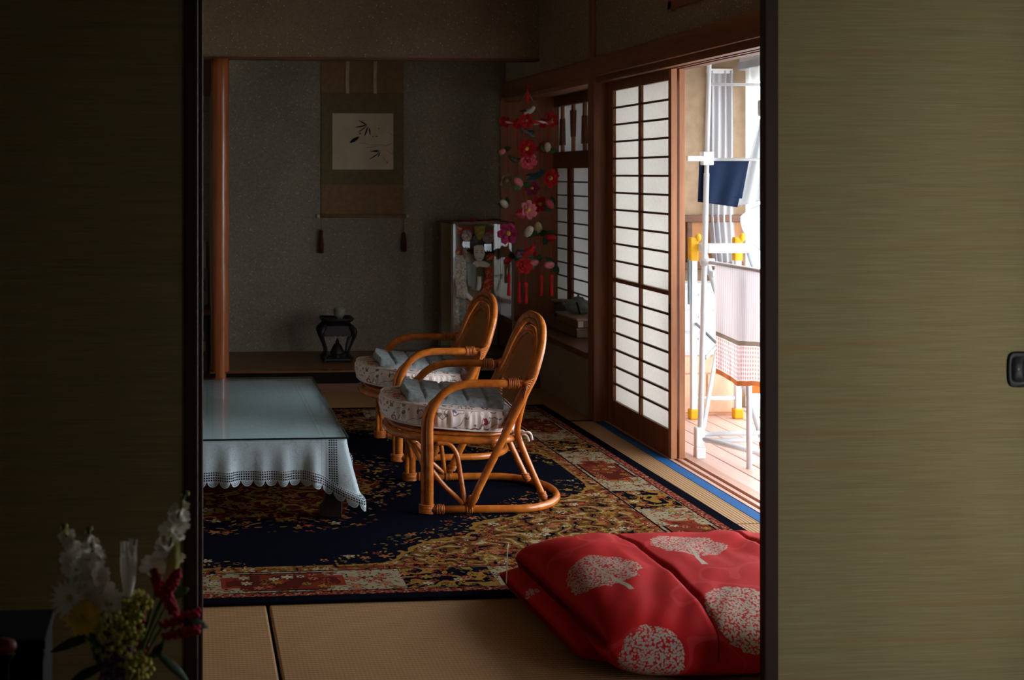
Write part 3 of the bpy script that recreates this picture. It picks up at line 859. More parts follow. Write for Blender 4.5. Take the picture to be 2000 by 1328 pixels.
HW = .275
def hoop_uz(z):
    pts = [(.0, .140), (.02, .148), (.25, .262), (.42, .345), (.51, .392), (.62, .430), (.70, .452), (.745, .462), (.80, .472)]
    for (a, ua), (b, ub) in zip(pts, pts[1:]):
        if z <= b: return ua + (ub - ua) * (z - a) / (b - a)
    return pts[-1][1]
def arch(top, half, low, sharp=2.4, n=44, off=0.0, zs=.44):
    """arch of the chair back from one side (z=low) over the top to the other"""
    P = []
    side = [low + (zs - low) * k / 6 for k in range(6)]
    for z in side: P.append((half, z))
    for k in range(n + 1):
        a = PI * k / n; ca, sa = math.cos(a), math.sin(a)
        P.append((half * math.copysign(abs(ca) ** (2 / sharp), ca), zs + (top - zs) * abs(sa) ** (2 / sharp)))
    for z in reversed(side): P.append((-half, z))
    return [V(hoop_uz(z) + off, -v, z) for v, z in P]
def make_chair(loc, rotz, label):
    t = thing('rattan_armchair', loc, label, 'chair', None, rotz)
    def part(n, mb, mat=M_RAT, **k): return obj(n, mb, mat, t, smooth=True, local=True, **k)
    R = .0155
    for s in (-1, 1):
        v = s * HW
        arm = smoothpath([V(0, v, .0), V(0, v, .12), V(0, v, .24), V(.001, v, .34), V(.012, v, .392), V(.038, v, .437), V(.08, v, .470), V(.135, v, .486), V(.2, v, .489), V(.3, v, .488), V(.388, v * .985, .486)], 6)
        a_ = part('arm_rail', MB().tube(arm, R, 10))
        thin = smoothpath([V(-.022, v * .97, .0), V(-.022, v * .97, .2), V(-.021, v * .97, .32), V(-.013, v * .98, .378), V(.010, v * .99, .418), V(.045, v, .443), V(.075, v, .462)], 5)
        part('leg', MB().tube(thin, .0095, 8))
        b1 = MB()
        for k in range(6): b1.tube([V(.30 + k * .0068, v * .99 + (R + .003) * math.cos(q), .488 + (R + .003) * math.sin(q)) for q in [2 * PI * j / 14 for j in range(14)]], .0034, 5, True)
        part('binding', b1, M_BIND); b1 = MB()
        for k in range(9):                      # fan of wraps from the arm end down the hoop
            f = k / 8; zc = .515 - .085 * f; ctr = V(hoop_uz(zc), v, zc)
            ex = V(.345 + .02 * f - .0 , v, .488)
            ring = []
            for j in range(16):
                q = 2 * PI * j / 16; dirv = (ctr - ex); mid = (ctr + ex) / 2
                ring.append(mid + dirv * (.62 * math.cos(q)) + V(0, (R + .006) * math.sin(q), 0) + V(0.0, 0, -.006 * math.cos(q)))
            b1.tube(ring, .0030, 5, True)
        part('binding', b1, M_BIND)
        b2 = MB()
        for k in range(6): b2.tube([V(-.010 + .0275 * math.cos(q), v * .985 + .0195 * math.sin(q), .006 + k * .0055) for q in [2 * PI * j / 16 for j in range(16)]], .0032, 5, True)
        part('binding', b2, M_BIND); b2 = MB()
        for k in range(5): b2.tube([V(.028 + k * .006, v + .0165 * math.cos(q), .0175 + .0165 * math.sin(q)) for q in [2 * PI * j / 12 for j in range(12)]], .003, 5, True)
        part('binding', b2, M_BIND); b2 = MB()
        for k in range(4): b2.tube([V(.140 + k * .006, v + .0165 * math.cos(q), .0175 + .0165 * math.sin(q)) for q in [2 * PI * j / 12 for j in range(12)]], .003, 5, True)
        part('binding', b2, M_BIND); b2 = MB()
        for k in range(4):
            z = .045 + k * .006; u = hoop_uz(z)
            b2.tube([V(u + .018 * math.cos(q), v * .98 + .018 * math.sin(q), z) for q in [2 * PI * j / 12 for j in range(12)]], .003, 5, True)
        part('binding', b2, M_BIND)
        vi = s * .255
        # bent strut: hoop -> seat ring -> kicked back to the runner
        part('rear_strut', MB().tube(smoothpath([V(.375, s * .262, .475), V(.362, s * .235, .41), V(.350, s * .205, .33), V(.352, s * .19, .275), V(.385, s * .18, .19), V(.425, s * .168, .10), V(.462, s * .155, .022)], 6), .0125, 8))
        b3 = MB()
        for k in range(4):
            z = .035 + k * .006; b3.tube([V(.456 - k * .0025 + .015 * math.cos(q), s * (.156 + k * .001) + .015 * math.sin(q), z) for q in [2 * PI * j / 12 for j in range(12)]], .003, 5, True)
        part('binding', b3, M_BIND)
        part('side_brace', MB().tube(smoothpath([V(.03, vi, .262), V(.075, vi, .258), V(.105, vi, .22), V(.12, vi, .14), V(.135, s * .268, .035)], 6), .0095, 8))
        part('side_brace', MB().tube(smoothpath([V(.012, vi, .16), V(.05, vi, .11), V(.09, vi, .07), V(.13, s * .268, .035)], 6), .0095, 8))
        part('front_brace', MB().tube(smoothpath([V(-.005, s * .262, .10), V(-.02, s * .235, .175), V(-.05, s * .185, .235), V(-.082, s * .12, .266)], 6), .009, 8))
    # runner on the floor: straight sides, round back
    run = [V(0, -HW, .0165), V(.18, -HW, .0165), V(.33, -HW, .0165)]
    for k in range(1, 20):
        a = -PI / 2 + PI * k / 20; run.append(V(.33 + .205 * math.cos(a), HW * math.sin(a), .0165))
    run += [V(.33, HW, .0165), V(.18, HW, .0165), V(0, HW, .0165)]
    part('floor_runner', MB().tube(run, .0150, 10))
    ring = []
    for k in range(40):
        a = 2 * PI * k / 40; ca, sa = math.cos(a), math.sin(a); e_ = 2 / 2.7
        u = .12 + .255 * math.copysign(abs(ca) ** e_, ca); v = .252 * math.copysign(abs(sa) ** e_, sa)
        ring.append(V(u, v, .272 - (u - .12) * .04))
    part('seat_ring', MB().tube(ring, .0145, 10, True))
    inner = [V(.12 + (p.x - .12) * .93, p.y * .93, p.z + .020) for p in ring]
    seat = MB(); seat.tube(inner, .008, 8, True)
    for k in range(9):
        v = -.20 + k * .05; lim = .215 * (1 - abs(v / .25) ** 2.7) ** (1 / 2.7)
        seat.tube([V(.12 - lim, v, .272 + (lim) * .04 + .012), V(.12 + lim, v, .272 - lim * .04 + .012)], .006, 6)
    part('seat_deck', seat)
    # back
    part('back_hoop', MB().tube(arch(.716, HW + .004, .018, 2.75, zs=.47), .0150, 10))
    bk = MB()
    bk.tube(arch(.694, HW - .020, .30, 2.7, off=-.002, zs=.46), .0095, 8)
    part('back_band', bk)
    fr = arch(.650, .208, .315, 2.4, off=.002, zs=.43)
    part('panel_frame', MB().tube(fr, .0095, 8).tube(arch(.669, .228, .315, 2.5, off=.002, zs=.43), .0090, 8))
    cn = MB(); NU, NV = 24, 26
    def canef(u, v):
        z = .315 + (.650 - .315) * v
        w = .206 if z < .43 else .206 * max(0.0, 1 - ((z - .43) / (.650 - .43)) ** 2.4) ** (1 / 2.4)
        y = (u * 2 - 1) * w
        return V(hoop_uz(z) + .004 + .006 * math.cos(y / .208 * PI / 2) * math.sin(PI * min(1, v * 1.02)), y, z)
    cn.grid(canef, NU, NV, uvfn=lambda u, v: ((u * 2 - 1) * canef(1, v).y, .321 * v))
    part('woven_back', cn, M_CANE)['label'] = 'woven cane back panel'
    part('panel_foot', MB().tube([V(hoop_uz(.315), -.25, .318), V(hoop_uz(.315) + .02, 0, .318), V(hoop_uz(.315), .25, .318)], .009, 8))
    return t
C1 = ((.912, 5.32, RT), -.045)
C2 = ((.930, 6.245, RT), 0.0)
make_chair(*C1, 'nearer of the two varnished rattan armchairs, in full view by the table')
make_chair(*C2, 'farther rattan armchair, partly hidden behind the nearer one')

def floral_mat():
    m = Mat('floral_cotton', .85, .15); p = m.coord()
    def cells(k, off):
        q = m.vsub(m.vmul(p, (k, k, k)), m.comb(off, off * .7, 0.0)); v = m.vor(q, 1.0)
        return S(m, v.outputs['Distance']), m.sep(S(m, v.outputs['Color'])), q
    wv = m.noise(p, 300, 2)
    col = m.mix(wv, lin('#d3c2bd'), lin('#e2d5cf'))
    n = m.noise(p, 13, 2)
    col = m.mix(abs((n * 5.0).fract() - .5) < .055, col, lin('#6f6a63'))
    d, r, q = cells(21.0, 3.1)
    petal = m.noise(q, 4.0, 2) * .22
    pc = m.ramp(r[0], [(0, '#8d4a5c'), (.35, '#b23a50'), (.6, '#6a5a86'), (.8, '#9a6a78')], True)
    on = r[1] > .30
    col = m.mix((d + petal < .43) * on, col, pc); col = m.mix((d + petal < .30) * on, col, lin('#e0c3c0')); col = m.mix((d + petal < .22) * on, col, lin('#7c5f68'))
    d, r, q = cells(30.0, 9.0)
    col = m.mix((d + m.noise(q, 3.0, 2) * .2 < .34) * (r[1] > .62), col, lin('#6b7566'))
    m.color(col); m.bump(wv, .2, .001)
    return m.mat
M_FLOR = floral_mat()
M_PIPE = plain('cotton_piping', '#cfc3c0', .8, .2)
def fur_mat():
    m = Mat('grey_green_plush', .9, .2); p = m.coord()
    n = m.noise(p, 45, 4, .7); f = m.noise(m.vmul(p, (500, 500, 160)), 1.0, 3, .7)
    col = m.mix(m.smooth(n, .3, .7), lin('#86949a'), lin('#c0cccf'))
    col = m.mix(m.smooth(m.noise(p, 16, 2), .55, .75) * .5, col, lin('#8a7a6a'))
    m.color(m.mix(f * .35, col, lin('#535c5c'))); m.bump(f, 1.0, .006)
    m.b.inputs['Sheen Weight'].default_value = .8; m.b.inputs['Sheen Tint'].default_value = lin('#b8c8cc'); m.b.inputs['Sheen Roughness'].default_value = .4
    return m.mat
M_FUR = fur_mat()

def se(a, hu, hv, e_):
    ca, sa = math.cos(a), math.sin(a)
    return hu * math.copysign(abs(ca) ** (2 / e_), ca), hv * math.copysign(abs(sa) ** (2 / e_), sa)
def seat_z(u): return .307 - (u - .12) * .085
def make_cushion(loc, rotz, label, label2):
    """gathered seat cushion; the plush pad on it is a thing of its own"""
    t = thing('seat_cushion', loc, label, 'cushion', None, rotz)
    N = 320
    prof = [(.0, -.002), (.90, -.002), (.97, .002), (1.0, .016), (1.018, .038), (1.012, .060), (.99, .076), (.95, .084), (.80, .090), (.5, .094), (.2, .096), (.0, .096)]
    mb = MB()
    for (f, h) in prof:
        for k in range(N):
            a = 2 * PI * k / N; u, v = se(a, .262, .258, 2.5)
            g = 0
            if .010 < h < .08 and f > .9: g = (.013 * (abs(math.sin(k * PI / N * 64 + 2 * math.sin(k * .105))) - .5) + .005 * math.sin(k * .85)) * math.sin((h - .01) / .07 * PI)
            uu = .105 + u * (f + g * 3); vv = v * (f + g * 3)
            mb.v.append((uu, vv, seat_z(uu) + h))
    for j in range(len(prof) - 1):
        for k in range(N): mb.f.append((j * N + k, j * N + (k + 1) % N, (j + 1) * N + (k + 1) % N, (j + 1) * N + k))
    obj('cover', mb, M_FLOR, t, smooth=True, local=True)
    for h, f in ((.080, .985), (.004, .985)):
        pts = []
        for k in range(64):
            u, v = se(2 * PI * k / 64, .262 * f, .258 * f, 2.5); uu = .105 + u; pts.append(V(uu, v, seat_z(uu) + h))
        obj('piping', MB().tube(pts, .0035, 6, True), M_PIPE, t, smooth=True, local=True)
    tie = MB()
    tie.tube(smoothpath([V(.335, -.165, .288), V(.352, -.185, .283), V(.372, -.200, .285), V(.372, -.186, .290), V(.350, -.172, .291)], 5), [.006] * 21, 6)
    tie.tube(smoothpath([V(.368, -.200, .287), V(.388, -.212, .292), V(.400, -.206, .280), V(.404, -.204, .262)], 5), .0045, 5)
    tie.tube(smoothpath([V(.368, -.200, .285), V(.384, -.200, .275), V(.392, -.198, .255)], 5), .0045, 5)
    obj('tie', tie, M_PIPE, t, smooth=True, local=True)['label'] = 'knotted fabric tie'
    # plush pad
    q = thing('plush_pad', loc, label2, 'seat pad', None, rotz)
    mb = MB(); n = 96
    def fur(u, v):
        a, b = u * 2 - 1, v * 2 - 1
        r = max(abs(a), abs(b)); 
        x, y = a * .205, b * .210
        rc_ = 1 - .10 * (abs(a) * abs(b)) ** 2.0
        x *= rc_; y *= rc_
        cell = min(1.0, min(abs(math.sin(u * 5 * PI)), abs(math.sin(v * 5 * PI))) / .42)
        cell = cell * cell * (3 - 2 * cell)
        h = .017 + .009 * cell
        ed = max(0.0, 1 - ((1 - r) / .05)) if r > .95 else 0.0
        h *= 1 - ed
        nz = mnoise.noise(V(u * 40, v * 40, loc[1])) * .0025
        uu = .125 + x + .015 * b
        cr_ = .03 * max(0, -a - .7)
        return V(uu, y, seat_z(uu) + .095 + h + nz + cr_ - .012 * max(0, abs(b) - .85) / .15)
    mb.grid(fur, n, n)
    obj('quilted_plush', mb, M_FUR, q, smooth=True, local=True)
    bot = MB(); bot.grid(lambda u, v: fur(u, v) * 1.0 - V(0, 0, max(0, fur(u, v).z - seat_z(fur(u, v).x) - .0955)), 10, 10)
    obj('backing', bot, M_FUR, q, smooth=True, local=True)
make_cushion(*C1, 'gathered floral seat cushion tied to the nearer rattan armchair', 'grey green quilted plush pad on the nearer armchair cushion')
make_cushion(*C2, 'gathered floral seat cushion on the farther rattan armchair', 'grey green quilted plush pad on the farther armchair cushion')

# ------------------------------------------------------------------ folded futon
def futon_mat(trees, seams=()):
    m = Mat('red_futon_cloth', .75, .3); p = m.coord(); x, y, z = m.sep(p)
    n = m.noise(p, 6, 3); w = m.noise(p, 350, 2)
    col = m.mix(m.smooth(n, .3, .7), lin('#a31417'), lin('#b51b1d'))
    col = m.mix(w * .2, col, lin('#8f1418'))
    # tone on tone branches
    br = abs((m.noise(p, 3.2, 2) * 3.0).fract() - .5)
    col = m.mix((br < .030) * .45, col, lin('#c03a3e'))
    v = m.vor(p, 165.0); dd = S(m, v.outputs['Distance']); dots = m.smooth(dd + m.noise(p, 260, 2) * .2, .72, .60)
    silver = lin('#a0978a')
    for (c, r, e, flat) in trees:
        q = m.vsub(p, m.comb(*c)); a, b, h = m.sep(q)
        dist = (a * a + b * b + h * h).sqrt() + (m.noise(p, 28, 2) - .5) * .045
        col = m.mix((dist < r) * dots, col, silver)
        ev = Vector(e) - Vector(c); L = ev.length; ev = ev / L
        t = a * ev.x + b * ev.y + h * ev.z
        px, py, pz = a - t * ev.x, b - t * ev.y, h - t * ev.z
        if flat: rad = abs(a * ev.y - b * ev.x) / max(.05, math.hypot(ev.x, ev.y))
        else: rad = (px * px + py * py + pz * pz).sqrt()
        trunk = (rad < .0025 + abs(t) * .03) * (t > -r * .35) * (t < L)
        col = m.mix(trunk, col, silver)
    for gx in seams:
        ln = abs(x + y * .05 - gx)
        col = m.mix((ln < .0016) * (z > -.05), col, lin('#2a0608'))
    m.color(col); m.bump(n * .5 + w * .3, .25, .004)
    m.b.inputs['Specular IOR Level'].default_value = .08
    return m.mat
FX0, FX1, FY0, FY1 = .975, 2.06, 3.29, 4.15
froot = thing('folded_futon', ((FX0 + FX1) / 2, (FY0 + FY1) / 2, 0), 'folded red quilted futon with silver tree motifs on the tatami', 'futon')
def slab(z0, z1, x0, x1, y0, y1, seed, puff=1.0, nx=170, ny=96):
    mb = MB()
    H = z1 - z0; zc = (z0 + z1) / 2
    def f(u, s):
        # s runs round the section in the y-z plane, u along x
        a = 2 * PI * s; ca, sa = math.cos(a), math.sin(a); e_ = 2 / 3.4
        e_ = e_ if sa > 0 else 2 / 9.0
        yy = math.copysign(abs(ca) ** e_, ca); zz = math.copysign(abs(sa) ** (2 / 2.6), sa)
        ux = u * 2 - 1
        endk = (1 - abs(ux) ** 7.0) ** (1 / 2.4) if abs(ux) < 1 else 0.0
        x = (x0 + x1) / 2 + ux * (x1 - x0) / 2
        y = (y0 + y1) / 2 + yy * (y1 - y0) / 2 * (.93 + .07 * endk)
        lean = .045 * (1 - (yy * .5 + .5)) * min(1.0, max(0.0, 1 - (x - 1.0) / .28))
        z = zc + zz * H / 2 * max(endk, .04)
        if zz > 0:
            n1 = mnoise.noise(V(x * 3.1 + seed, y * 3.1, 1.7)); n2 = mnoise.noise(V(x * 9 + seed, y * 4, 3.1))
            wr = mnoise.noise(V((x - y * .7) * 16, (x + y) * 2.2, seed))
            z += zz * endk * puff * (.011 * n1 + .008 * n2 + .010 * wr)
            for gx in (1.30, 1.66):
                g_ = abs(x + (y - 3.8) * .05 - gx); z -= .011 * math.exp(-(g_ / .007) ** 2) * zz
            z -= .02 * zz * max(0.0, (3.62 - y)) / .2 * endk
        else:
            z = max(z, z0)
        # wrinkles on the front roll
        y += .007 * mnoise.noise(V(x * 7, z * 14, seed + 5)) * endk
        zf = .0125 * max(0.0, min(1.0, (y - 3.99) / .05))
        return V(x + lean, y, max(z, zf))
    mb.grid(lambda s, u: f(u, s), ny, nx, closed_u=True)
    b0 = 0; n = ny
    mb.f.append(tuple(range(n))); mb.f.append(tuple(reversed(range(nx * n, nx * n + n))))
    return mb
low = slab(.0, .105, FX0 - .022, FX1 - .02, FY0 + .15, FY1, 2.0, .4)
upp = slab(.0, .215, FX0 + .025, FX1, FY0 + .02, FY1 - .012, 9.0)
def rel(v, mb):
    xs = [q[0] for q in mb.v]; ys = [q[1] for q in mb.v]; zs = [q[2] for q in mb.v]
    c = V((min(xs) + max(xs)) / 2, (min(ys) + max(ys)) / 2, (min(zs) + max(zs)) / 2)
    return tuple(V(*v) - c)
def hit(px, py, mb):
    """point of the quilt seen at that place of the frame, nearest the eye"""
    d = Vector(_ray(px, py)).normalized(); best = None
    for q in mb.v:
        w = Vector(q) - V(0, 0, CAM_H); t = w.dot(d); off = (w - d * t).length
        if off < .014 and (best is None or t < best[0]): best = (t, q)
    return best[1] if best else tuple(atZ(px, py, .2))
tl = []
for c, r, e in (((1180, 1108), .105, (1240, 1146)), ((1348, 1056), .105, (1378, 1093)), ((1470, 1185), .115, (1420, 1140)), ((1278, 1300), .085, (1290, 1240))):
    tl.append((rel(hit(*c, upp), upp), r, rel(hit(*e, upp), upp), c[1] < 1120))
tl2 = [(rel(hit(1278, 1300, low), low), .085, rel(hit(1290, 1270, low), low), False), (rel(hit(1035, 1150, low), low), .025, rel(hit(1040, 1165, low), low), False)]
_ux = (min(q[0] for q in upp.v) + max(q[0] for q in upp.v)) / 2; _uy = (min(q[1] for q in upp.v) + max(q[1] for q in upp.v)) / 2
obj('upper_fold', upp, futon_mat(tl, [gx - _ux - (_uy - 3.8) * .05 for gx in (1.30, 1.66)]), froot, smooth=True)
obj('lower_fold', low, futon_mat(tl2), froot, smooth=True)
obj('thread', MB().tube(smoothpath([atY(993, 1062, 3.99), atY(991, 1080, 3.975), atY(989, 1140, 3.955)], 4), .0016, 5), plain('white_thread', '#d8d2c8', .7), froot)

# ------------------------------------------------------------------ hanging scroll
SY = 8.921
sr = thing('hanging_scroll', (1.143, SY, 1.0), 'hanging scroll with a bamboo ink painting on the alcove wall', 'scroll')
M_SC1 = plain('brown_scroll_silk', '#7d6346', .8, .2, .1, 30, .2, 300)
M_SC2 = plain('olive_scroll_silk', '#665a40', .8, .2, .1, 30, .2, 300)
M_SCP = plain('painting_paper', '#b5a892', .9, .1, .06, 10)
M_INK = plain('black_ink', '#1b1a19', .9, .1)
obj('lower_silk', bx(.868, SY, 1.013, 1.419, SY + .003, 1.22), M_SC1, sr)
obj('middle_silk', bx(.868, SY, 1.22, 1.419, SY + .003, 1.83), M_SC2, sr)
obj('upper_silk', bx(.868, SY, 1.83, 1.419, SY + .003, 2.12), M_SC1, sr)
pp = obj('painting', bx(.942, SY - .0012, 1.32, 1.348, SY, 1.692), M_SCP, sr)
def spx(a, b): q = atY(620 + a / 3.161, 100 + b / 3.161, SY); return (q.x, q.z)
def stroke(a, b, w, name='ink_leaf', mat=M_INK, bend=.0):
    a, b = Vector(spx(*a)), Vector(spx(*b)); d = b - a; n = Vector((-d.y, d.x)).normalized()
    L, Rr = [], []
    for k in range(9):
        t = k / 8; q = a + d * t + n * (bend * math.sin(PI * t)); ww = w * math.sin(PI * min(1, t * .92 + .06)) ** .8
        L.append(tuple(q + n * ww)); Rr.append(tuple(q - n * ww))
    obj(name, MB().prism(L + Rr[::-1], SY - .0019, SY - .0014), mat, pp)
for a, b, w in (((308, 456), (256, 428), .0045), ((305, 458), (228, 471), .0042), ((304, 462), (250, 502), .0036), ((312, 465), (290, 526), .0052), ((320, 470), (326, 520), .0050), ((300, 450), (262, 470), .003),
                ((388, 622), (322, 616), .0042), ((384, 626), (318, 670), .0040), ((386, 628), (372, 655), .0036), ((384, 612), (345, 614), .003)):
    stroke(a, b, w)
stroke((268, 502), (258, 515), .0035); stroke((200, 565), (258, 528), .0115, 'ink_bird'); stroke((336, 526), (348, 528), .003, 'ink_leaf'); stroke((356, 527), (374, 524), .0035); stroke((372, 478), (384, 474), .0025)
M_INK2 = plain('pale_ink', '#5a544c', .9, .1)
for a, b in (((255, 565), (330, 580)), ((330, 580), (440, 585)), ((470, 560), (400, 590)), ((470, 640), (420, 600)), ((430, 690), (400, 640)), ((285, 600), (380, 590)), ((470, 520), (440, 500)), ((350, 690), (365, 670)), ((455, 600), (470, 650))):
    stroke(a, b, .0012, 'ink_twig', M_INK2, .004)
q = spx(431, 688); obj('red_seal', bx(q[0] - .004, SY - .002, q[1] - .006, q[0] + .004, SY - .0012, q[1] + .006), plain('vermilion', '#a33524', .8), pp)
M_STRIP = plain('cream_strip', '#a8987a', .8, .2, .1, 40)
for x in (1.043, 1.227):
    mb = MB(); mb.grid(lambda u, v: V(x - .011 + .022 * u - .004 * math.sin(v * 5), SY - .004 - .010 * math.sin(v * PI * 1.5) ** 2, 1.823 + v * .30), 1, 14)
    obj('wind_strip', mb, M_STRIP, sr, thick=.0015)
obj('roller', MB().tube([V(.846, SY - .008, 1.012), V(1.442, SY - .008, 1.012)], .0105, 12), M_SC1, sr, smooth=True)
for x in (.838, 1.432): obj('roller_knob', MB().tube([V(x, SY - .008, 1.012), V(x + .019, SY - .008, 1.012)], .0125, 14), plain('ivory_knob', '#b5a282', .5), sr, bevel=.002)
obj('top_rod', MB().tube([V(.862, SY - .004, 2.12), V(1.425, SY - .004, 2.12)], .008, 8), M_SC1, sr, smooth=True)
M_TAS = plain('dark_maroon_tassel', '#4a201d', .7, .3, .2, 60)
for x, zt, zb in ((.866, .925, .768), (1.416, .905, .775)):
    t = obj('weight_tassel', MB().lathe([(.004, zb), (.017, zb + .003), (.018, zb + .06), (.014, zb + .10), (.009, zb + .115), (.013, zt - .02), (.012, zt - .008), (.003, zt)], 12, (x, SY - .02, 0)), M_TAS, sr, smooth=True)
    obj('cord', MB().tube([V(x, SY - .02, zt - .01), V(x, SY - .012, 1.005)], .0018, 5), M_TAS, t)

# ------------------------------------------------------------------ carved stand, censer, bell burner
M_EBO = plain('black_carved_wood', '#17110f', .5, .4, .2, 40)
CX, CYs = .920, 8.47
st = thing('carved_stand', (CX, CYs, .12), 'black carved wooden stand with bowed legs on the alcove floor', 'stand')
def frame(h, z0, z1, w=.014):
    return bx(CX - h, CYs - h, z0, CX + h, CYs - h + w, z1).box(CX - h, CYs + h - w, z0, CX + h, CYs + h, z1).box(CX - h, CYs - h + w, z0, CX - h + w, CYs + h - w, z1).box(CX + h - w, CYs - h + w, z0, CX + h, CYs + h - w, z1)
obj('base_frame', frame(.088, .128, .142, .022), M_EBO, st, bevel=.003)
obj('base_panel', bx(CX - .07, CYs - .07, .132, CX + .07, CYs + .07, .138), M_EBO, st)
for sx in (1, -1):
    for sy in (1, -1):
        obj('foot', MB().ball((CX + sx * .082, CYs + sy * .082, .127), .011, .011, .008, 8, 5), M_EBO, st, smooth=True)
        pth = smoothpath([V(CX + sx * .075, CYs + sy * .075, .345), V(CX + sx * .100, CYs + sy * .1, .318), V(CX + sx * .102, CYs + sy * .102, .29), V(CX + sx * .085, CYs + sy * .085, .24), V(CX + sx * .070, CYs + sy * .070, .19), V(CX + sx * .072, CYs + sy * .072, .16), V(CX + sx * .088, CYs + sy * .088, .142)], 4)
        obj('leg', MB().tube(pth, [.016, .017, .018, .018, .018, .017, .016, .014, .013, .012, .011, .010, .009, .0085, .008, .008, .008, .008, .009, .010, .010, .011, .011, .012, .012][:len(pth)], 8), M_EBO, st, smooth=True)
prof = [(-.09, .345), (.09, .345), (.092, .30)]
for k in range(13):
    t = k / 12; prof.append((.085 - .17 * t, .288 - .010 * abs(math.sin(t * PI * 5))))
prof.append((-.092, .30))
for dy in (-.088, .080): obj('apron', MB().prism([(CX + a, b) for a, b in prof], CYs + dy, CYs + dy + .010), M_EBO, st)
for dx in (-.088, .080): obj('apron', MB().prism([(CYs + a, b) for a, b in prof], CX + dx, CX + dx + .010, 'x'), M_EBO, st)
top = MB()
rings = [(.072, .345), (.076, .36), (.098, .372), (.106, .384), (.104, .392), (.094, .384), (.080, .380), (.001, .380)]
for h, z in rings:
    for k in range(32):
        u, v = se(2 * PI * k / 32, h, h, 5); lift = .010 * (abs(u * v) / (h * h)) ** 3 if .09 < h else 0
        top.v.append((CX + u, CYs + v, z + lift))
for i in range(len(rings) - 1):
    for k in range(32): top.f.append((i * 32 + k, i * 32 + (k + 1) % 32, (i + 1) * 32 + (k + 1) % 32, (i + 1) * 32 + k))
obj('top_plate', top, M_EBO, st, smooth=True)
M_CEN = plain('celadon_glaze', '#77776b', .35, .5, .3, 25)
ce = thing('censer', (CX + .018, CYs, .3825), 'small grey green ceramic censer on the carved stand', 'censer')
obj('bowl', MB().lathe([(.016, .384), (.018, .389), (.030, .400), (.037, .418), (.034, .432), (.038, .440), (.036, .443), (.03, .441)], 20, (CX + .018, CYs, 0)), M_CEN, ce, smooth=True)
obj('lid', MB().lathe([(.033, .442), (.030, .450), (.016, .457), (.006, .460), (.009, .466), (.002, .472)], 20, (CX + .018, CYs, 0)), M_CEN, ce, smooth=True)
for a in (0, 2.09, 4.19): obj('foot', MB().ball((CX + .018 + .016 * math.cos(a), CYs + .016 * math.sin(a), .3855), .006, .006, .005, 8, 5), M_CEN, ce, smooth=True)
be = thing('bronze_burner', (CX + .005, CYs, .138), 'dark bronze bell shaped burner under the carved stand', 'burner')
M_BRZ = plain('dark_bronze', '#1d1916', .5, .5, .3, 30, metal=.4)
obj('bell_body', MB().lathe([(.030, .155), (.046, .160), (.048, .172), (.038, .190), (.030, .210), (.022, .222), (.010, .232), (.012, .242), (.006, .252), (.001, .262)], 20, (CX + .005, CYs, 0)), M_BRZ, be, smooth=True)
obj('pedestal', MB().lathe([(.028, .138), (.030, .144), (.016, .150), (.028, .157)], 16, (CX + .005, CYs, 0)), M_BRZ, be, smooth=True)

# ------------------------------------------------------------------ glass display case with a decorated battledore
KX0, KX1, KY0, KY1, KZ0, KZ1 = 1.634, 2.036, 8.40, 8.82, .12, .988
M_CASE = wood('case_wood', '#4a2e1e', '#5d3b26', 'z')
M_GOLDB = plain('gold_board', '#8d7a4c', .6, .3, .1, 20)
kc = thing('display_case', ((KX0 + KX1) / 2, (KY0 + KY1) / 2, KZ0), 'tall glass display case with slim wooden posts in the alcove corner', 'display case')
obj('base', bx(KX0 - .008, KY0 - .008, KZ0, KX1 + .008, KY1 + .008, KZ0 + .045), W_BLACK, kc, bevel=.004)
obj('top_frame', bx(KX0, KY0, KZ1 - .012, KX1, KY0 + .014, KZ1).box(KX0, KY1 - .014, KZ1 - .012, KX1, KY1, KZ1).box(KX0, KY0, KZ1 - .012, KX0 + .014, KY1, KZ1).box(KX1 - .014, KY0, KZ1 - .012, KX1, KY1, KZ1), M_CASE, kc)
for x in (KX0, KX1 - .014):
    for y in (KY0, KY1 - .014):
        obj('post', bx(x, y, KZ0 + .045, x + .014, y + .014, KZ1 - .012), M_CASE, kc)
obj('back_panel', bx(KX0 + .014, KY1 - .012, KZ0 + .045, KX1 - .014, KY1 - .006, KZ1 - .012), M_GOLDB, kc)
for b in ((KX0 + .014, KY0 + .005, KX1 - .014, KY0 + .008), (KX0 + .005, KY0 + .014, KX0 + .008, KY1 - .014), (KX1 - .008, KY0 + .014, KX1 - .005, KY1 - .014)):
    obj('glass_pane', bx(b[0], b[1], KZ0 + .045, b[2], b[3], KZ1 - .012), GLASS, kc)
obj('glass_pane', bx(KX0 + .014, KY0 + .014, KZ1 - .006, KX1 - .014, KY1 - .014, KZ1 - .003), GLASS, kc)
rb = thing('ribbon_cord', (1.80, 8.47, KZ1), 'looped red and brown cord lying on top of the display case', 'cord')
M_CORD = plain('red_brown_cord', '#7a2622', .8, .2, .4, 90)
pts = [V(1.70 + .24 * k / 30 + .02 * math.sin(k * .9), 8.46 + .03 * math.sin(k * .55), KZ1 + .006 + .009 * abs(math.sin(k * .4))) for k in range(31)]
obj('loop', MB().tube(pts, .005, 6), M_CORD, rb, smooth=True)
obj('knot', MB().ball((1.785, 8.455, KZ1 + .014), .022, .014, .013, 10, 6), M_CORD, rb, smooth=True)

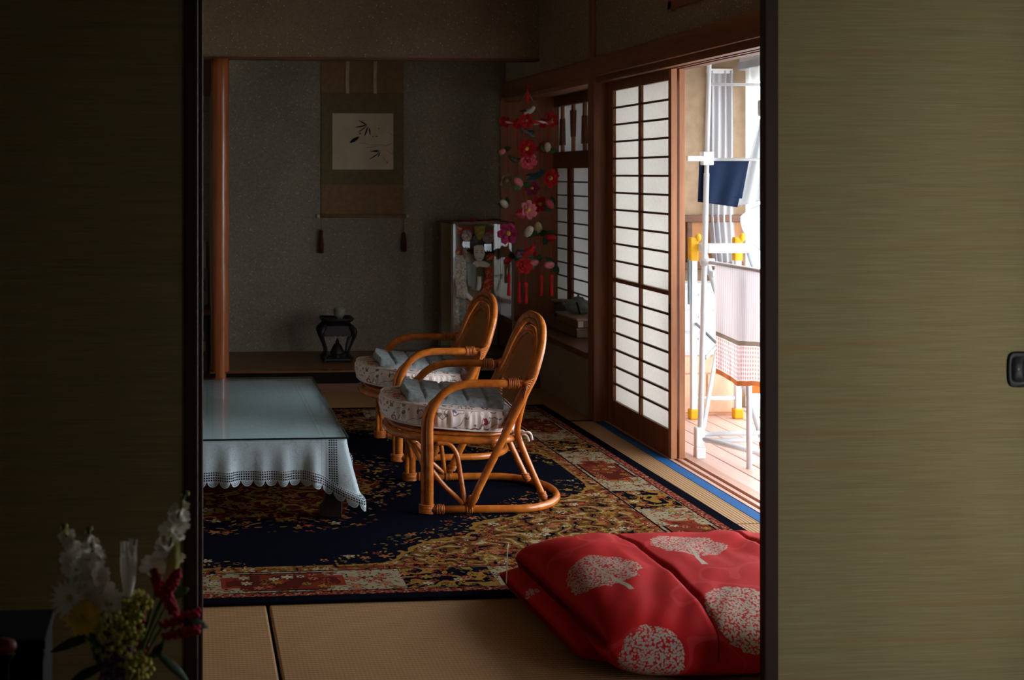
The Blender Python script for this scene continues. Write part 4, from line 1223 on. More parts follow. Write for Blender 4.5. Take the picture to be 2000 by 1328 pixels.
HYb = 8.60
def hp(a, b, Y=HYb): return atY(840 + a / 4.918, 410 + b / 4.918, Y)
hg = thing('battledore', (1.83, HYb, KZ0 + .047), 'ornamental battledore with a padded kimono figure inside the glass case', 'ornament')
def pill(name, pts, mat, d, thk=.012, par=None):
    """padded cloth shape from an outline in the picture of the figure"""
    P = [hp(a, b, HYb - d) for a, b in pts]; n = len(P); c = sum(P, Vector()) / n
    mb = MB(); lv = [(1.0, 0), (.97, -.55), (.82, -.85), (.45, -1.0)]
    for f, k in lv:
        for p_ in P: mb.v.append(tuple(c + (p_ - c) * f + V(0, thk * k, 0)))
    for i in range(len(lv) - 1):
        for k in range(n): mb.f.append((i * n + k, i * n + (k + 1) % n, (i + 1) * n + (k + 1) % n, (i + 1) * n + k))
    mb.f.append(tuple((len(lv) - 1) * n + k for k in range(n))); mb.f.append(tuple(reversed(range(n))))
    return obj(name, mb, mat, par or hg, smooth=True)
def ell(cx, cy, rx, ry, n=20): return [(cx + rx * math.cos(2 * PI * k / n), cy + ry * math.sin(2 * PI * k / n)) for k in range(n)]
M_PAD = plain('paddle_wood', '#7a6648', .7)
M_SKIN = plain('white_face_silk', '#e2dcd2', .7, .2, .03)
M_HAIR = plain('black_hair_silk', '#0e0c0d', .5, .4)
M_REDK = None
def kimono(name, c1, c2, c3, k=26):
    m = Mat(name, .75, .25); p = m.coord(); n = m.noise(p, k, 2)
    s = abs((n * 4.0).fract() - .5)
    col = m.mix(s < .14, lin(c1), lin(c2)); v = m.vor(p, 60.0)
    col = m.mix(S(m, v.outputs['Distance']) < .25, col, lin(c3)); m.color(col); return m.mat
M_RK, M_WK, M_GK = kimono('red_kimono', '#b03a2a', '#d09a60', '#bf5c44'), kimono('cream_kimono', '#bdb5a4', '#dcd6c8', '#a05a50'), kimono('green_kimono', '#6a766a', '#98a08c', '#a8604c')
P_ = [hp(225, 160), hp(625, 160), hp(600, 850), hp(480, 1180), hp(480, 1450), hp(350, 1450), hp(350, 1180), hp(240, 850)]
obj('paddle', MB().prism([(q.x, q.z) for q in P_[:4]] + [(1.815, KZ0 + .047), (1.775, KZ0 + .047)] + [(q.x, q.z) for q in P_[6:]], HYb, HYb + .018), M_PAD, hg)
pill('hair', ell(470, 330, 120, 115), M_HAIR, .006, .018)
pill('hair', ell(380, 330, 70, 75), M_HAIR, .006, .02); pill('hair', ell(570, 370, 55, 80), M_HAIR, .006, .02)
pill('gold_comb', [(420, 150), (530, 150), (520, 240), (480, 300), (450, 290), (425, 230)], plain('gold_brocade', '#a08c3c', .5, .4, .3, 60), .012, .018)
pill('red_ribbon', [(260, 160), (400, 165), (400, 230), (270, 230)], M_RK, .010, .014); pill('red_ribbon', [(540, 195), (620, 195), (620, 300), (560, 300)], M_RK, .008, .014)
fc = pill('face', [(415, 350), (445, 335), (500, 335), (522, 370), (524, 430), (505, 475), (475, 505), (445, 490), (422, 450)], M_SKIN, .018, .020)
for a, b, w, h, mt in ((447, 408, 14, 3, M_HAIR), (497, 410, 13, 3, M_HAIR), (450, 388, 15, 2, M_HAIR), (497, 390, 14, 2, M_HAIR), (480, 463, 8, 4, M_RK)):
    pill('feature', ell(a, b, w, h, 12), mt, .0385, .0015, fc)
pill('collar', [(430, 490), (520, 490), (580, 520), (560, 560), (480, 545), (410, 560), (395, 520)], M_SKIN, .012, .016)
pill('sleeve', [(245, 430), (330, 440), (350, 560), (345, 700), (370, 830), (330, 860), (250, 830), (238, 640)], M_WK, .010, .020)
pill('sleeve', [(350, 500), (440, 520), (440, 640), (430, 760), (360, 720), (345, 600)], plain('pale_blue_silk', '#8f9690', .7), .014, .018)
pill('sleeve', [(520, 545), (600, 540), (600, 720), (570, 800), (480, 810), (500, 700), (530, 640)], M_RK, .012, .022)
pill('obi_drop', [(455, 640), (490, 640), (492, 740), (470, 775), (442, 770), (450, 700)], M_SKIN, .026, .012)
pill('obi', [(385, 640), (470, 630), (520, 650), (470, 780), (385, 770)], kimono('obi_brocade', '#77804f', '#b98a7a', '#8d3a34', 40), .010, .014)
pill('tassel', [(335, 790), (370, 800), (430, 860), (420, 900), (370, 860), (335, 830)], M_SKIN, .026, .010)
pill('hem', [(240, 840), (350, 850), (345, 1050), (300, 1130), (235, 1040)], M_GK, .008, .016)
pill('hem', [(350, 880), (480, 810), (560, 800), (500, 950), (400, 1080), (345, 1050)], M_RK, .008, .016)
pill('hand', [(318, 380), (345, 375), (348, 450), (330, 480), (315, 450)], plain('orange_silk', '#94583a', .7), .020, .012)
pill('side_flower', ell(575, 455, 42, 45, 10), M_RK, .014, .018); pill('side_flower', ell(270, 400, 30, 30, 10), M_RK, .014, .016)
M_SIL = plain('silver_tinsel', '#b9bec4', .25, .6, .1, metal=.8)
M_PINKF = kimono('hairpin_flowers', '#a9a4a4', '#8f3440', '#b0564f', 90)
for a, b, k in ((348, 245, 0), (555, 268, 1)):
    h_ = pill('hairpin', ell(a, b, 54, 54, 20), M_PINKF, .024, .016)
    for i in range(6):
        pill('floret', ell(a + 34 * math.cos(i * 1.047), b + 34 * math.sin(i * 1.047), 17, 17, 8), M_PINKF, .040, .006, h_)
    for i in range(6):
        x0 = a - 28 + i * 11; zt, zb = b + 58, b + 58 + (62 if k else 50) + 12 * (i % 2)
        A, B_ = hp(x0, zt, HYb - .036), hp(x0, zb, HYb - .036)
        obj('dangle', bx(A.x - .0045, A.y, B_.z, A.x + .0045, A.y + .001, A.z), M_SIL, h_)

# ------------------------------------------------------------------ hanging string ornament
OY = 7.93
def op(px, py, dy=0.0): return atY(px, py, OY + dy)
o0 = op(1030, 240)
orn = thing('hanging_ornament', (o0.x, OY, .45), 'red ring mobile hung with strings of cloth flowers and birds', 'ornament')
RR = .148
m = Mat('red_white_wrap', .7, .3); p = m.coord(); x, y, z = m.sep(p)
ang = m.math('ARCTAN2', y, x)
m.color(m.mix((ang * 9.0 + z * 180.0).sin() > .35, lin('#c01822'), lin('#d8cfca')))
M_WRAP = m.mat
ringz = o0.z
obj('ring', MB().tube([V(o0.x + RR * math.cos(2 * PI * k / 48), OY + RR * math.sin(2 * PI * k / 48), ringz) for k in range(48)], .0085, 8, True), M_WRAP, orn, smooth=True)
M_CORDR = plain('red_string', '#b3161c', .7, .3)
apex = op(1030, 165)
for k in range(4):
    a = .6 + k * PI / 2
    obj('cord', MB().tube([V(o0.x + RR * math.cos(a), OY + RR * math.sin(a), ringz), apex - V(0, 0, .04)], .0016, 5), plain('tan_string', '#8a6a4a', .8), orn)
obj('cord', MB().tube([apex - V(0, 0, .05), apex, V(apex.x + .06, OY, 1.80)], .003, 6), M_CORDR, orn)
obj('tassel', MB().lathe([(.004, 0), (.011, .004), (.010, .05), (.006, .06), (.009, .07), (.003, .08)], 10, (apex.x, OY, apex.z - .11)), M_CORDR, orn, smooth=True)
FC = {'red': '#a8161c', 'pink': '#c8747c', 'magenta': '#a52e62', 'white': '#c9c2b0', 'cream': '#a99a78', 'green': '#3d6132', 'dkgreen': '#22402c', 'blue': '#33606e', 'tan': '#7d6a48', 'yellow': '#c9a53a', 'grey': '#57514c', 'rose': '#c04a58'}
FM = {k: plain('cloth_' + k, v, .75, .25, .15, 60) for k, v in FC.items()}
def petals(c, R, n, tilt, seed, face, wid=.62):
    """ring of cupped petals round c, opening towards direction face"""
    mb = MB(); f = Vector(face).normalized(); a = f.orthogonal().normalized(); b = f.cross(a)
    for k in range(n):
        t = 2 * PI * k / n + seed; d = (a * math.cos(t) + b * math.sin(t)); s = f.cross(d)
        base = Vector(c); B0 = len(mb.v)
        for i in range(4):
            r = R * (.12 + .88 * i / 3); w = R * wid * (.35, .85, 1.0, .55)[i]; h = R * tilt * (0, .18, .42, .5)[i]
            for j in (-1, 0, 1):
                mb.v.append(tuple(base + d * r + s * (w * j * .6) + f * (h + (.12 * R if j else 0))))
        for i in range(3):
            for j in range(2):
                q = B0 + i * 3 + j; mb.f.append((q, q + 1, q + 4, q + 3))
    return mb
def blossom(c, R, col, core='yellow', par=None, seed=0.0, face=(-.25, -1, .05)):
    fl = obj('flower', petals(c, R, 6, .7, seed, face), FM[col], par, smooth=True, thick=.0012)
    f = Vector(face).normalized()
    mb = petals(Vector(c) + f * R * .12, R * .6, 5, .9, seed + .5, face)
    obj('inner_petals', mb, FM[col], fl, smooth=True, thick=.0012)
    obj('stamens', MB().ball(Vector(c) + f * R * .30, R * .24, R * .24, R * .24, 8, 5), FM[core], fl, smooth=True)
    return fl
def leaf(c, d, L, w, up=(0, 0, 1)):
    d = Vector(d).normalized(); s = d.cross(Vector(up)); s = s.normalized() if s.length > .01 else Vector((1, 0, 0)); n = s.cross(d)
    mb = MB()
    for i in range(6):
        t = i / 5; ww = w * math.sin(PI * (t * .94 + .04)) ** .8
        q = Vector(c) + d * (L * t) - n * (L * .12 * t * t)
        mb.v += [tuple(q + s * ww + n * ww * .3), tuple(q), tuple(q - s * ww + n * ww * .3)]
    for i in range(5):
        for j in range(2): mb.f.append((i * 3 + j, i * 3 + j + 1, i * 3 + j + 4, i * 3 + j + 3))
    return mb
def bud(c, R, col, par, seed, lf='green'):
    rnd = random.Random(seed); c = Vector(c)
    d = Vector((rnd.uniform(-.8, .8), -.4, rnd.uniform(-.3, .9))).normalized()
    rot = d.to_track_quat('Z', 'Y').to_matrix()
    b = obj('bud', MB().ball(c + d * R * .4, R * .42, R * .42, R * .68, 10, 6, rot), FM[col], par, smooth=True)
    for k in range(3):
        a = rnd.uniform(0, 6.28); ld = (d * .7 + Vector((math.cos(a), -.3, math.sin(a)))).normalized()
        obj('leaf', leaf(c - d * R * .2, ld, R * 1.25, R * .36, (0, -1, .2)), FM[lf], b, smooth=True, thick=.001)
    return b
def bird(c, R, col, wing, par, sgn=1):
    c = Vector(c); rot = Vector((sgn, -.2, .5)).normalized().to_track_quat('Z', 'Y').to_matrix()
    b = obj('bird', MB().ball(c, R * .40, R * .40, R * .85, 10, 6, rot), FM[col], par, smooth=True)
    obj('head', MB().ball(c + Vector((sgn * R * .62, -.1 * R, R * .5)), R * .30, R * .30, R * .30, 8, 5), FM[col], b, smooth=True)
    for s in (-1, 1): obj('wing', leaf(c, (-sgn * .9, s * .4 - .3, .1), R * 1.3, R * .36, (0, -.4, 1)), FM[wing], b, smooth=True, thick=.001)
    obj('tail', leaf(c, (-sgn, 0, -.5), R * 1.4, R * .22, (0, -1, 0)), FM[wing], b, smooth=True, thick=.001)
# strings: (x in the picture, depth offset, end y)
for px, dy, ye in ((990, -.03, 545), (1010, .11, 560), (1023, -.13, 560), (1041, .12, 500), (1053, .02, 545), (1073, -.06, 545)):
    t_, b_ = op(px, 242, dy), op(px + 4, ye, dy)
    obj('string', MB().tube([t_, (t_ + b_) / 2 + V(.002, 0, 0), b_], .0021, 5), M_CORDR, orn)
    zt = b_.z
    tt = obj('tassel', MB().lathe([(.004, 0), (.012, .004), (.011, .035), (.0075, .075), (.011, .088), (.009, .10), (.003, .108)], 10, (b_.x, b_.y, zt - .10)), M_CORDR, orn, smooth=True)
    obj('cord_knot', MB().ball((b_.x, b_.y, zt + .012), .013, .010, .015, 8, 5), M_CORDR, tt, smooth=True)
for i, (px, py, dy, ty, R, col, ex) in enumerate((
        (985, 240, -.03, 'f', .028, 'red', 'red'), (1007, 243, -.10, 'f', .026, 'red', 'red'), (1028, 234, -.15, 'f', .036, 'red', 'tan'), (1060, 242, .12, 'f', .026, 'red', 'red'), (1074, 235, -.06, 'f', .038, 'red', 'tan'),
        (1033, 218, -.02, 'b', .036, 'white', 'grey'), (1027, 258, -.05, 'b', .038, 'grey', 'blue'),
        (983, 294, -.03, 'd', .034, 'pink', 'green'), (1030, 291, -.14, 'f', .042, 'red', 'yellow'), (1031, 313, -.12, 'f', .040, 'rose', 'red'), (1056, 289, .02, 'd', .032, 'red', 'red'), (1069, 292, -.06, 'd', .038, 'white', 'green'), (1004, 312, .11, 'b', .034, 'grey', 'tan'),
        (987, 351, -.03, 'f', .040, 'tan', 'cream'), (1017, 360, -.13, 'd', .040, 'pink', 'green'), (1048, 343, .02, 'b', .042, 'blue', 'blue'), (1072, 347, -.06, 'f', .044, 'red', 'yellow'), (1040, 366, .12, 'f', .036, 'magenta', 'yellow'),
        (988, 402, -.03, 'd', .038, 'white', 'dkgreen'), (1029, 411, -.13, 'f', .044, 'pink', 'yellow'), (1056, 397, .02, 'f', .040, 'red', 'yellow'), (1077, 403, -.06, 'd', .040, 'rose', 'dkgreen'), (1010, 420, .11, 'd', .036, 'rose', 'red'),
        (994, 456, -.03, 'f', .050, 'magenta', 'yellow'), (1029, 458, -.13, 'd', .042, 'white', 'dkgreen'), (1052, 450, .02, 'd', .040, 'cream', 'green'), (1069, 463, -.06, 'd', .040, 'red', 'dkgreen'), (1042, 455, .12, 'd', .036, 'white', 'green'),
        (996, 507, -.03, 'd', .034, 'red', 'dkgreen'), (1030, 492, -.13, 'b', .044, 'red', 'blue'), (1022, 520, -.12, 'f', .040, 'red', 'red'), (1048, 512, .02, 'd', .038, 'pink', 'green'), (1078, 517, -.06, 'd', .042, 'pink', 'dkgreen'), (1012, 500, .11, 'd', .032, 'rose', 'dkgreen'))):
    c = op(px, py, dy)
    if ty == 'f': blossom(c, R * 1.30, col, ex, orn, i * .7, (math.sin(i * 2.1) * .5, -1, math.cos(i * 1.7) * .35))
    elif ty == 'd': bud(c, R * 1.35, col, orn, i, ex)
    else: bird(c, R * 1.2, col, ex, orn, 1 if i % 2 else -1)

# ------------------------------------------------------------------ things on the bay ledge
LZ = .347
M_BOXW = wood('paulownia_box', '#5e422c', '#745539', 'y')
M_BOXL = wood('paulownia_lid', '#a08c70', '#b29e82', 'y')
lb = thing('wooden_box', (2.31, 8.06, LZ), 'long dark wooden box lying on the bay ledge', 'box')
obj('body', bx(2.225, 7.66, LZ, 2.40, 8.46, LZ + .045), M_BOXW, lb, bevel=.002)
obj('lid', bx(2.22, 7.655, LZ + .045, 2.405, 8.465, LZ + .056), M_BOXW, lb, bevel=.002)
UZ = LZ + .0565
ub = thing('wooden_box', (2.31, 7.88, UZ), 'small pale lidded wooden box with a white paper label', 'box')
obj('body', bx(2.228, 7.66, UZ, 2.40, 8.10, UZ + .042), M_BOXW, ub, bevel=.002)
obj('lid', bx(2.222, 7.652, UZ + .042, 2.406, 8.106, UZ + .053), M_BOXL, ub, bevel=.002)
obj('paper_label', bx(2.232, 7.6585, UZ + .004, 2.262, 7.6598, UZ + .038), plain('label_paper', '#c9c0b0', .9), ub)
KX, KY, KZ = 2.318, 7.955, UZ + .0532
kt = thing('iron_kettle', (KX, KY, KZ), 'grey green round kettle standing on the small wooden box', 'kettle')
M_KET = plain('grey_green_iron', '#6c756f', .4, .5, .3, 40)
obj('pot', MB().lathe([(.045, 0), (.062, .010), (.075, .035), (.072, .058), (.055, .078), (.034, .086), (.034, .090), (.03, .090)], 24, (KX, KY, KZ)), M_KET, kt, smooth=True)
obj('lid', MB().lathe([(.034, .090), (.030, .097), (.012, .101), (.006, .104), (.009, .112), (.002, .118)], 18, (KX, KY, KZ)), M_KET, kt, smooth=True)
obj('spout', MB().tube(smoothpath([V(KX - .06, KY + .04, KZ + .04), V(KX - .075, KY + .06, KZ + .055), V(KX - .082, KY + .07, KZ + .08)], 4), [.014, .013, .012, .012, .011, .010, .009, .009, .009], 8), M_KET, kt, smooth=True)
obj('bail_handle', MB().tube(smoothpath([V(KX - .028, KY - .060, KZ + .072), V(KX - .022, KY - .074, KZ + .048), V(KX - .018, KY - .078, KZ + .02), V(KX - .010, KY - .074, KZ + .006)], 5), .006, 6), M_IRON, kt, smooth=True)
jr = obj('round_jar', MB().lathe([(.03, 0), (.045, .008), (.05, .04), (.04, .075), (.03, .088), (.03, .092), (.001, .092)], 20, (2.30, 8.26, UZ + .0005)), plain('dark_jar_glaze', '#3a3a34', .4), smooth=True)
tag(jr, 'small dark round jar on the long wooden box', 'jar')
ds = obj('straw_dish', MB().lathe([(.025, 0), (.05, .004), (.066, .012), (.064, .014), (.04, .010), (.001, .008)], 22, (2.30, 8.26, UZ + .093)), plain('straw_tan', '#9a7c54', .7, .3, .15, 50), smooth=True)
tag(ds, 'shallow tan dish on a small round jar beside the kettle', 'dish')

# ------------------------------------------------------------------ shelf alcove behind the log pillar
sh = thing('alcove_shelf', (-.3, 8.5, .43), 'brown wooden shelf board glimpsed between door edge and log pillar', 'shelf')
obj('board', bx(-.9, 8.32, .425, .128, 8.74, .462), W_BEAMX, sh, bevel=.002)
obj('bracket', bx(-.9, 8.5, .06, -.86, 8.74, .425), W_BEAMX, sh)
for (nm, b, c, lab, cat) in (('framed_card', (-.06, 8.60, .462, .118, 8.63, .70), '#6f6a64', 'grey paper folder standing on the alcove shelf', 'folder'),
                        ('white_folder', (-.07, 8.56, .7005, .104, 8.60, .868), '#98948e', 'small pale card standing above the grey folder', 'card'),
                        ('olive_box', (-.10, 8.45, .06, .112, 8.70, .40), '#544a32', 'olive brown box on the floor under the alcove shelf', 'box')):
    r = thing(nm, ((b[0] + b[3]) / 2, (b[1] + b[4]) / 2, b[2]), lab, cat)
    obj('body', bx(*b), plain(nm + '_paper', c, .8), r, bevel=.002)
    if nm == 'olive_box': obj('tag', bx(.03, 8.446, .19, .10, 8.4505, .25), plain('tan_tag', '#9a8458', .8), r)
    elif nm == 'framed_card': obj('print', bx(.02, 8.598, .55, .10, 8.6005, .62), plain('dark_print', '#3d3835', .8), r)
    else: obj('edge', bx(.106, 8.56, .7005, .112, 8.60, .868), W_BLACK, r)

# ------------------------------------------------------------------ veranda: curtains
M_CURT = plain('grey_white_drape', '#b9b9bd', .85, .2, .06, 30)
def sheer_mat(name, col, tr=.45, tl=.6):
    m = Mat(name); c = lin(col)
    d = m.n.new('ShaderNodeBsdfDiffuse'); d.inputs[0].default_value = c
    t = m.n.new('ShaderNodeBsdfTranslucent'); t.inputs[0].default_value = c
    p = m.n.new('ShaderNodeBsdfTransparent')
    a = m.n.new('ShaderNodeMixShader'); b = m.n.new('ShaderNodeMixShader')
    n = m.noise(m.coord(), 400, 2)
    a.inputs[0].default_value = tl; m.set(b.inputs[0], m.smooth(n, .2, .8, tr - .08, tr + .08))
    m.l.new(d.outputs[0], a.inputs[1]); m.l.new(t.outputs[0], a.inputs[2])
    m.l.new(a.outputs[0], b.inputs[1]); m.l.new(p.outputs[0], b.inputs[2]); m.shader(b.outputs[0]); return m.mat
M_SHEER = sheer_mat('white_sheer', '#f2f4f6', .35)
M_CURT2 = sheer_mat('thick_drape', '#c4c4ca', .02, .3)
cu = thing('drape_curtain', (2.92, 7.268, .3), 'gathered grey white drape at the far end of the veranda', 'curtain')
def drape(u, v):
    z = .30 + v * 1.56
    k = max(0.0, (1.05 - z)) * .10
    w = .15 - .02 * max(0, 1.05 - z)
    x = 2.845 + k + u * w
    return V(x, 7.268 + .014 * math.sin(u * 2 * PI * 4.5 + .4 * math.sin(z * 3)) + .008 * math.sin(u * 31 + z), z)
obj('cloth', MB().grid(drape, 90, 24), M_CURT2, cu, smooth=True)
obj('hook_tape', bx(2.84, 7.262, 1.845, 2.985, 7.275, 1.87), M_WHITE, cu)
sc_ = thing('sheer_curtain', (3.0, 6.2, .02), 'bright white sheer curtain hanging along the veranda glass', 'curtain')
obj('cloth', MB().grid(lambda u, v: V(3.006 + .012 * math.sin(u * 2 * PI * 15) + .004 * math.sin(u * 71), 7.14 - u * 1.6, .03 + v * 1.83), 220, 6), M_SHEER, sc_, smooth=True)
obj('rail', bx(2.985, 5.45, 1.86, 3.028, 7.2, 1.90), plain('grey_rail', '#9aa0a6', .5), sc_)

# ------------------------------------------------------------------ veranda: chest and box
M_PLA = plain('white_plastic', '#e3e6ea', .35, .4, .02)
M_PEACH = plain('peach_board', '#e6c0a2', .6, .3, .05, 20)
VZ = -.008
pb = thing('peach_cabinet', (2.83, 7.17, VZ), 'low peach coloured cabinet at the far end of the veranda', 'cabinet')
obj('body', bx(2.56, 7.10, VZ, 2.97, 7.24, .315), M_PEACH, pb, bevel=.004)
obj('door', bx(2.565, 7.088, .01, 2.765, 7.10, .215), M_PEACH, pb, bevel=.003); obj('door', bx(2.775, 7.088, .01, 2.965, 7.10, .215), M_PEACH, pb, bevel=.003)
obj('drawer', bx(2.565, 7.088, .222, 2.965, 7.10, .308), M_PEACH, pb, bevel=.003)
wc = thing('drawer_chest', (2.78, 7.17, .316), 'white plastic drawer chest on the peach cabinet', 'drawer chest')
obj('body', bx(2.56, 7.10, .316, 2.95, 7.24, .69), M_PLA, wc, bevel=.004)
for k in range(3):
    d = obj('drawer', bx(2.575, 7.085, .33 + k * .118, 2.935, 7.10, .435 + k * .118), M_PLA, wc, bevel=.005)
    obj('handle', bx(2.72, 7.075, .40 + k * .118, 2.84, 7.086, .412 + k * .118), M_PLA, d, bevel=.002)
obj('top', bx(2.55, 7.075, .69, 2.96, 7.245, .705), M_PLA, wc, bevel=.004)

# ------------------------------------------------------------------ veranda: step ladder
M_YEL = plain('yellow_plastic', '#e8ac14', .45, .4, .05)
M_ORG = plain('orange_plastic', '#e8741e', .45, .4, .05)
M_AL = plain('white_steel', '#dfe4ea', .3, .5, .03)
ld = thing('step_ladder', (2.82, 6.6, VZ), 'white step ladder with yellow caps behind the drying stand', 'ladder')
for x, y in ((2.66, 7.0), (2.90, 7.0)):
    lg = obj('leg', bx(x - .012, y - .018, VZ + .03, x + .018, y + .018, .86), M_AL, ld, bevel=.003)
    obj('foot', bx(x - .022, y - .026, VZ, x + .028, y + .026, VZ + .055), M_YEL, lg, bevel=.008)
    cp_ = obj('cap', bx(x - .020, y - .022, .83, x + .024, y + .022, .955), M_YEL, ld, bevel=.006)
    obj('cap_knob', MB().ball((x + .022, y - .02, .955), .016, .014, .022, 10, 6), M_YEL, cp_, smooth=True)
for x in (2.66, 2.90):
    f = MB().tube([V(x + .02, 6.93, .92), V(x + .005, 6.12, .03)], .015, 8)
    lg = obj('leg', f, M_AL, ld, smooth=True)
    obj('foot', MB().tube([V(x + .006, 6.135, .045), V(x + .003, 6.105, VZ + .001)], .021, 8), M_ORG, lg)
for k, z in enumerate((.26, .52, .78)):
    y = 6.93 - (.92 - z) / .89 * .81
    sp = obj('step', bx(2.67, y - .05, z - .012, 2.90, y + .07, z + .012), M_AL, ld, bevel=.003)
    if k == 0: obj('edging', bx(2.665, y - .058, z - .016, 2.905, y - .05, z + .020), M_ORG, sp, bevel=.002)
obj('top_platform', bx(2.68, 6.84, .88, 2.92, 6.98, .925), M_AL, ld, bevel=.006)
for z, y in ((.10, 7.0), (.45, 7.0)): obj('rear_bar', MB().tube([V(2.66, y, z), V(2.90, y, z)], .012, 8), M_AL, ld, smooth=True)
obj('strut', MB().tube([V(2.672, 6.99, .50), V(2.672, 6.42, .36)], .008, 6), plain('grey_strut', '#8d979c', .4), ld)
obj('side_strap', bx(2.634, 6.985, .60, 2.642, 7.012, .84), plain('grey_strap', '#8d9ea2', .5), ld, bevel=.002)

# ------------------------------------------------------------------ veranda: drying stand with laundry
PYs = 6.03
dsn = thing('drying_stand', (2.42, PYs, VZ), 'white upright laundry pole stand just inside the veranda', 'drying stand')
f0, f1 = atY(1367, 890, PYs), atY(1385, 128, PYs); f0.z = .03
mid = f0 + (f1 - f0) * .76
obj('lower_pole', MB().tube([f0, f0 + (f1 - f0) * .72], .0125, 14), M_AL, dsn, smooth=True)
obj('upper_pole', MB().tube([f0 + (f1 - f0) * .72, f1 + (f1 - f0) * .02], .0105, 14), M_AL, dsn, smooth=True)
obj('caster', bx(f0.x - .025, PYs - .02, VZ, f0.x + .022, PYs + .02, .045), M_PLA, dsn, bevel=.006)
obj('base_collar', bx(f0.x - .024, PYs - .018, .045, f0.x + .018, PYs + .018, .135), M_PLA, dsn, bevel=.005)
cp = f0 + (f1 - f0) * .765; zc = atY(1382, 309, PYs).z
obj('clamp', bx(cp.x - .026, PYs - .024, zc - .032, cp.x + .024, PYs + .024, zc + .030), M_PLA, dsn, bevel=.004)
a0 = atY(1338, 307, PYs)
obj('side_arm', bx(a0.x, PYs - .030, zc - .014, cp.x, PYs - .008, zc + .010), M_PLA, dsn, bevel=.004)
rodz = zc - .006
obj('cross_rod', MB().tube([V(cp.x, PYs, rodz), V(2.95, PYs, rodz)], .007, 10), M_AL, dsn, smooth=True)
obj('high_rod', MB().tube([V(f1.x, PYs, 1.70), V(2.95, PYs, 1.70)], .007, 10), M_AL, dsn, smooth=True)
lowrail = [V(f0.x, PYs, .085), V(2.53, 5.90, .045), V(2.66, 5.82, .04)]
obj('base_rail', MB().tube(lowrail, .013, 10), M_AL, dsn, smooth=True)
obj('base_rail', MB().tube([V(f0.x, PYs + .01, .10), V(2.94, PYs + .03, .10)], .010, 10), M_AL, dsn, smooth=True)
obj('base_rail', MB().tube([V(f0.x, PYs + .01, .07), V(2.94, PYs + .06, .06)], .011, 10), M_AL, dsn, smooth=True)
p0 = atZ(1471, 903, .03)
obj('front_post', MB().tube([V(p0.x + .004, p0.y + .05, VZ), V(p0.x, p0.y + .05, .85)], .0125, 12), M_AL, dsn, smooth=True)
obj('far_post', MB().tube([V(2.93, PYs, VZ), V(2.93, PYs, 1.74)], .0125, 12), M_AL, dsn, smooth=True)
towel_z = atY(1400, 514, 6.0).z
r0, r1 = V(f0.x + .03, 6.02, towel_z + .004), V(p0.x - .004, p0.y, towel_z - .012)
obj('towel_rod', MB().tube([r0, r1, r1 + (r1 - r0) * .9], .009, 10), M_AL, dsn, smooth=True)
obj('rod_clamp', MB().tube([r0 - V(.03, 0, 0), r0 + V(.03, -.01, 0)], .017, 10), M_PLA, dsn, smooth=True)
obj('diagonal_stay', MB().tube([atY(1378, 700, 6.06), atY(1404, 670, 6.2)], .007, 8), plain('grey_strut_2', '#b0b6bb', .4), dsn)
obj('diagonal_stay', MB().tube([atY(1402, 672, 6.2), atY(1374, 835, 6.1)], .010, 8), M_AL, dsn)

# laundry
def towel_mat():
    m = Mat('pink_check_towel'); u, v, _ = m.sep(m.coord('UV'))
    st = (u * 190.0).sin() * .5 + .5; ck = (v * 340.0).sin() * .5 + .5
    col = m.mix(st * .5, lin('#f0eaee'), lin('#dcc0bc'))
    low_ = v > .34
    col = m.mix(low_ * (st * ck > .3), col, lin('#dba79e'))
    col = m.mix((v > .325) * (v < .345), col, lin('#8d7a6a'))
    col = m.mix(v > .498, col, lin('#b8683c'))
    d = m.n.new('ShaderNodeBsdfDiffuse'); t = m.n.new('ShaderNodeBsdfTranslucent'); mx = m.n.new('ShaderNodeMixShader')
    m.set(d.inputs[0], col); m.set(t.inputs[0], col); mx.inputs[0].default_value = .45
    m.l.new(d.outputs[0], mx.inputs[1]); m.l.new(t.outputs[0], mx.inputs[2]); m.shader(mx.outputs[0]); return m.mat
tw_ = thing('striped_towel', (2.5, 5.95, .35), 'pink striped towel with an orange hem hanging on the lower rod', 'towel')
dirr = (r1 - r0)
def towel(u, v, side=-1):
    b = r0 + dirr * (.18 + u * 1.25)
    n = V(dirr.y, -dirr.x, 0).normalized() * side
    n = n if n.y * side > 0 else n
    fold = .018 * math.sin(u * 17 + .6) + .012 * math.sin(u * 31 + v * 2)
    off = V(-.3, -1, 0).normalized() if side < 0 else V(.3, 1, 0).normalized()
    return b + off * (.012 + (.010 + fold * .8) * v) + V(.012 * v * math.sin(u * 9), 0, .010 - v * (.50 + .02 * math.sin(u * 5) + .03 * u))
obj('front_fall', MB().grid(lambda u, v: towel(u, v), 60, 20, uvfn=lambda u, v: (u, v * .52)), towel_mat(), tw_, smooth=True)
obj('rear_fall', MB().grid(lambda u, v: towel(u, v * .62, 1), 60, 14, uvfn=lambda u, v: (u, v * .30)), M_SHEER, tw_, smooth=True)

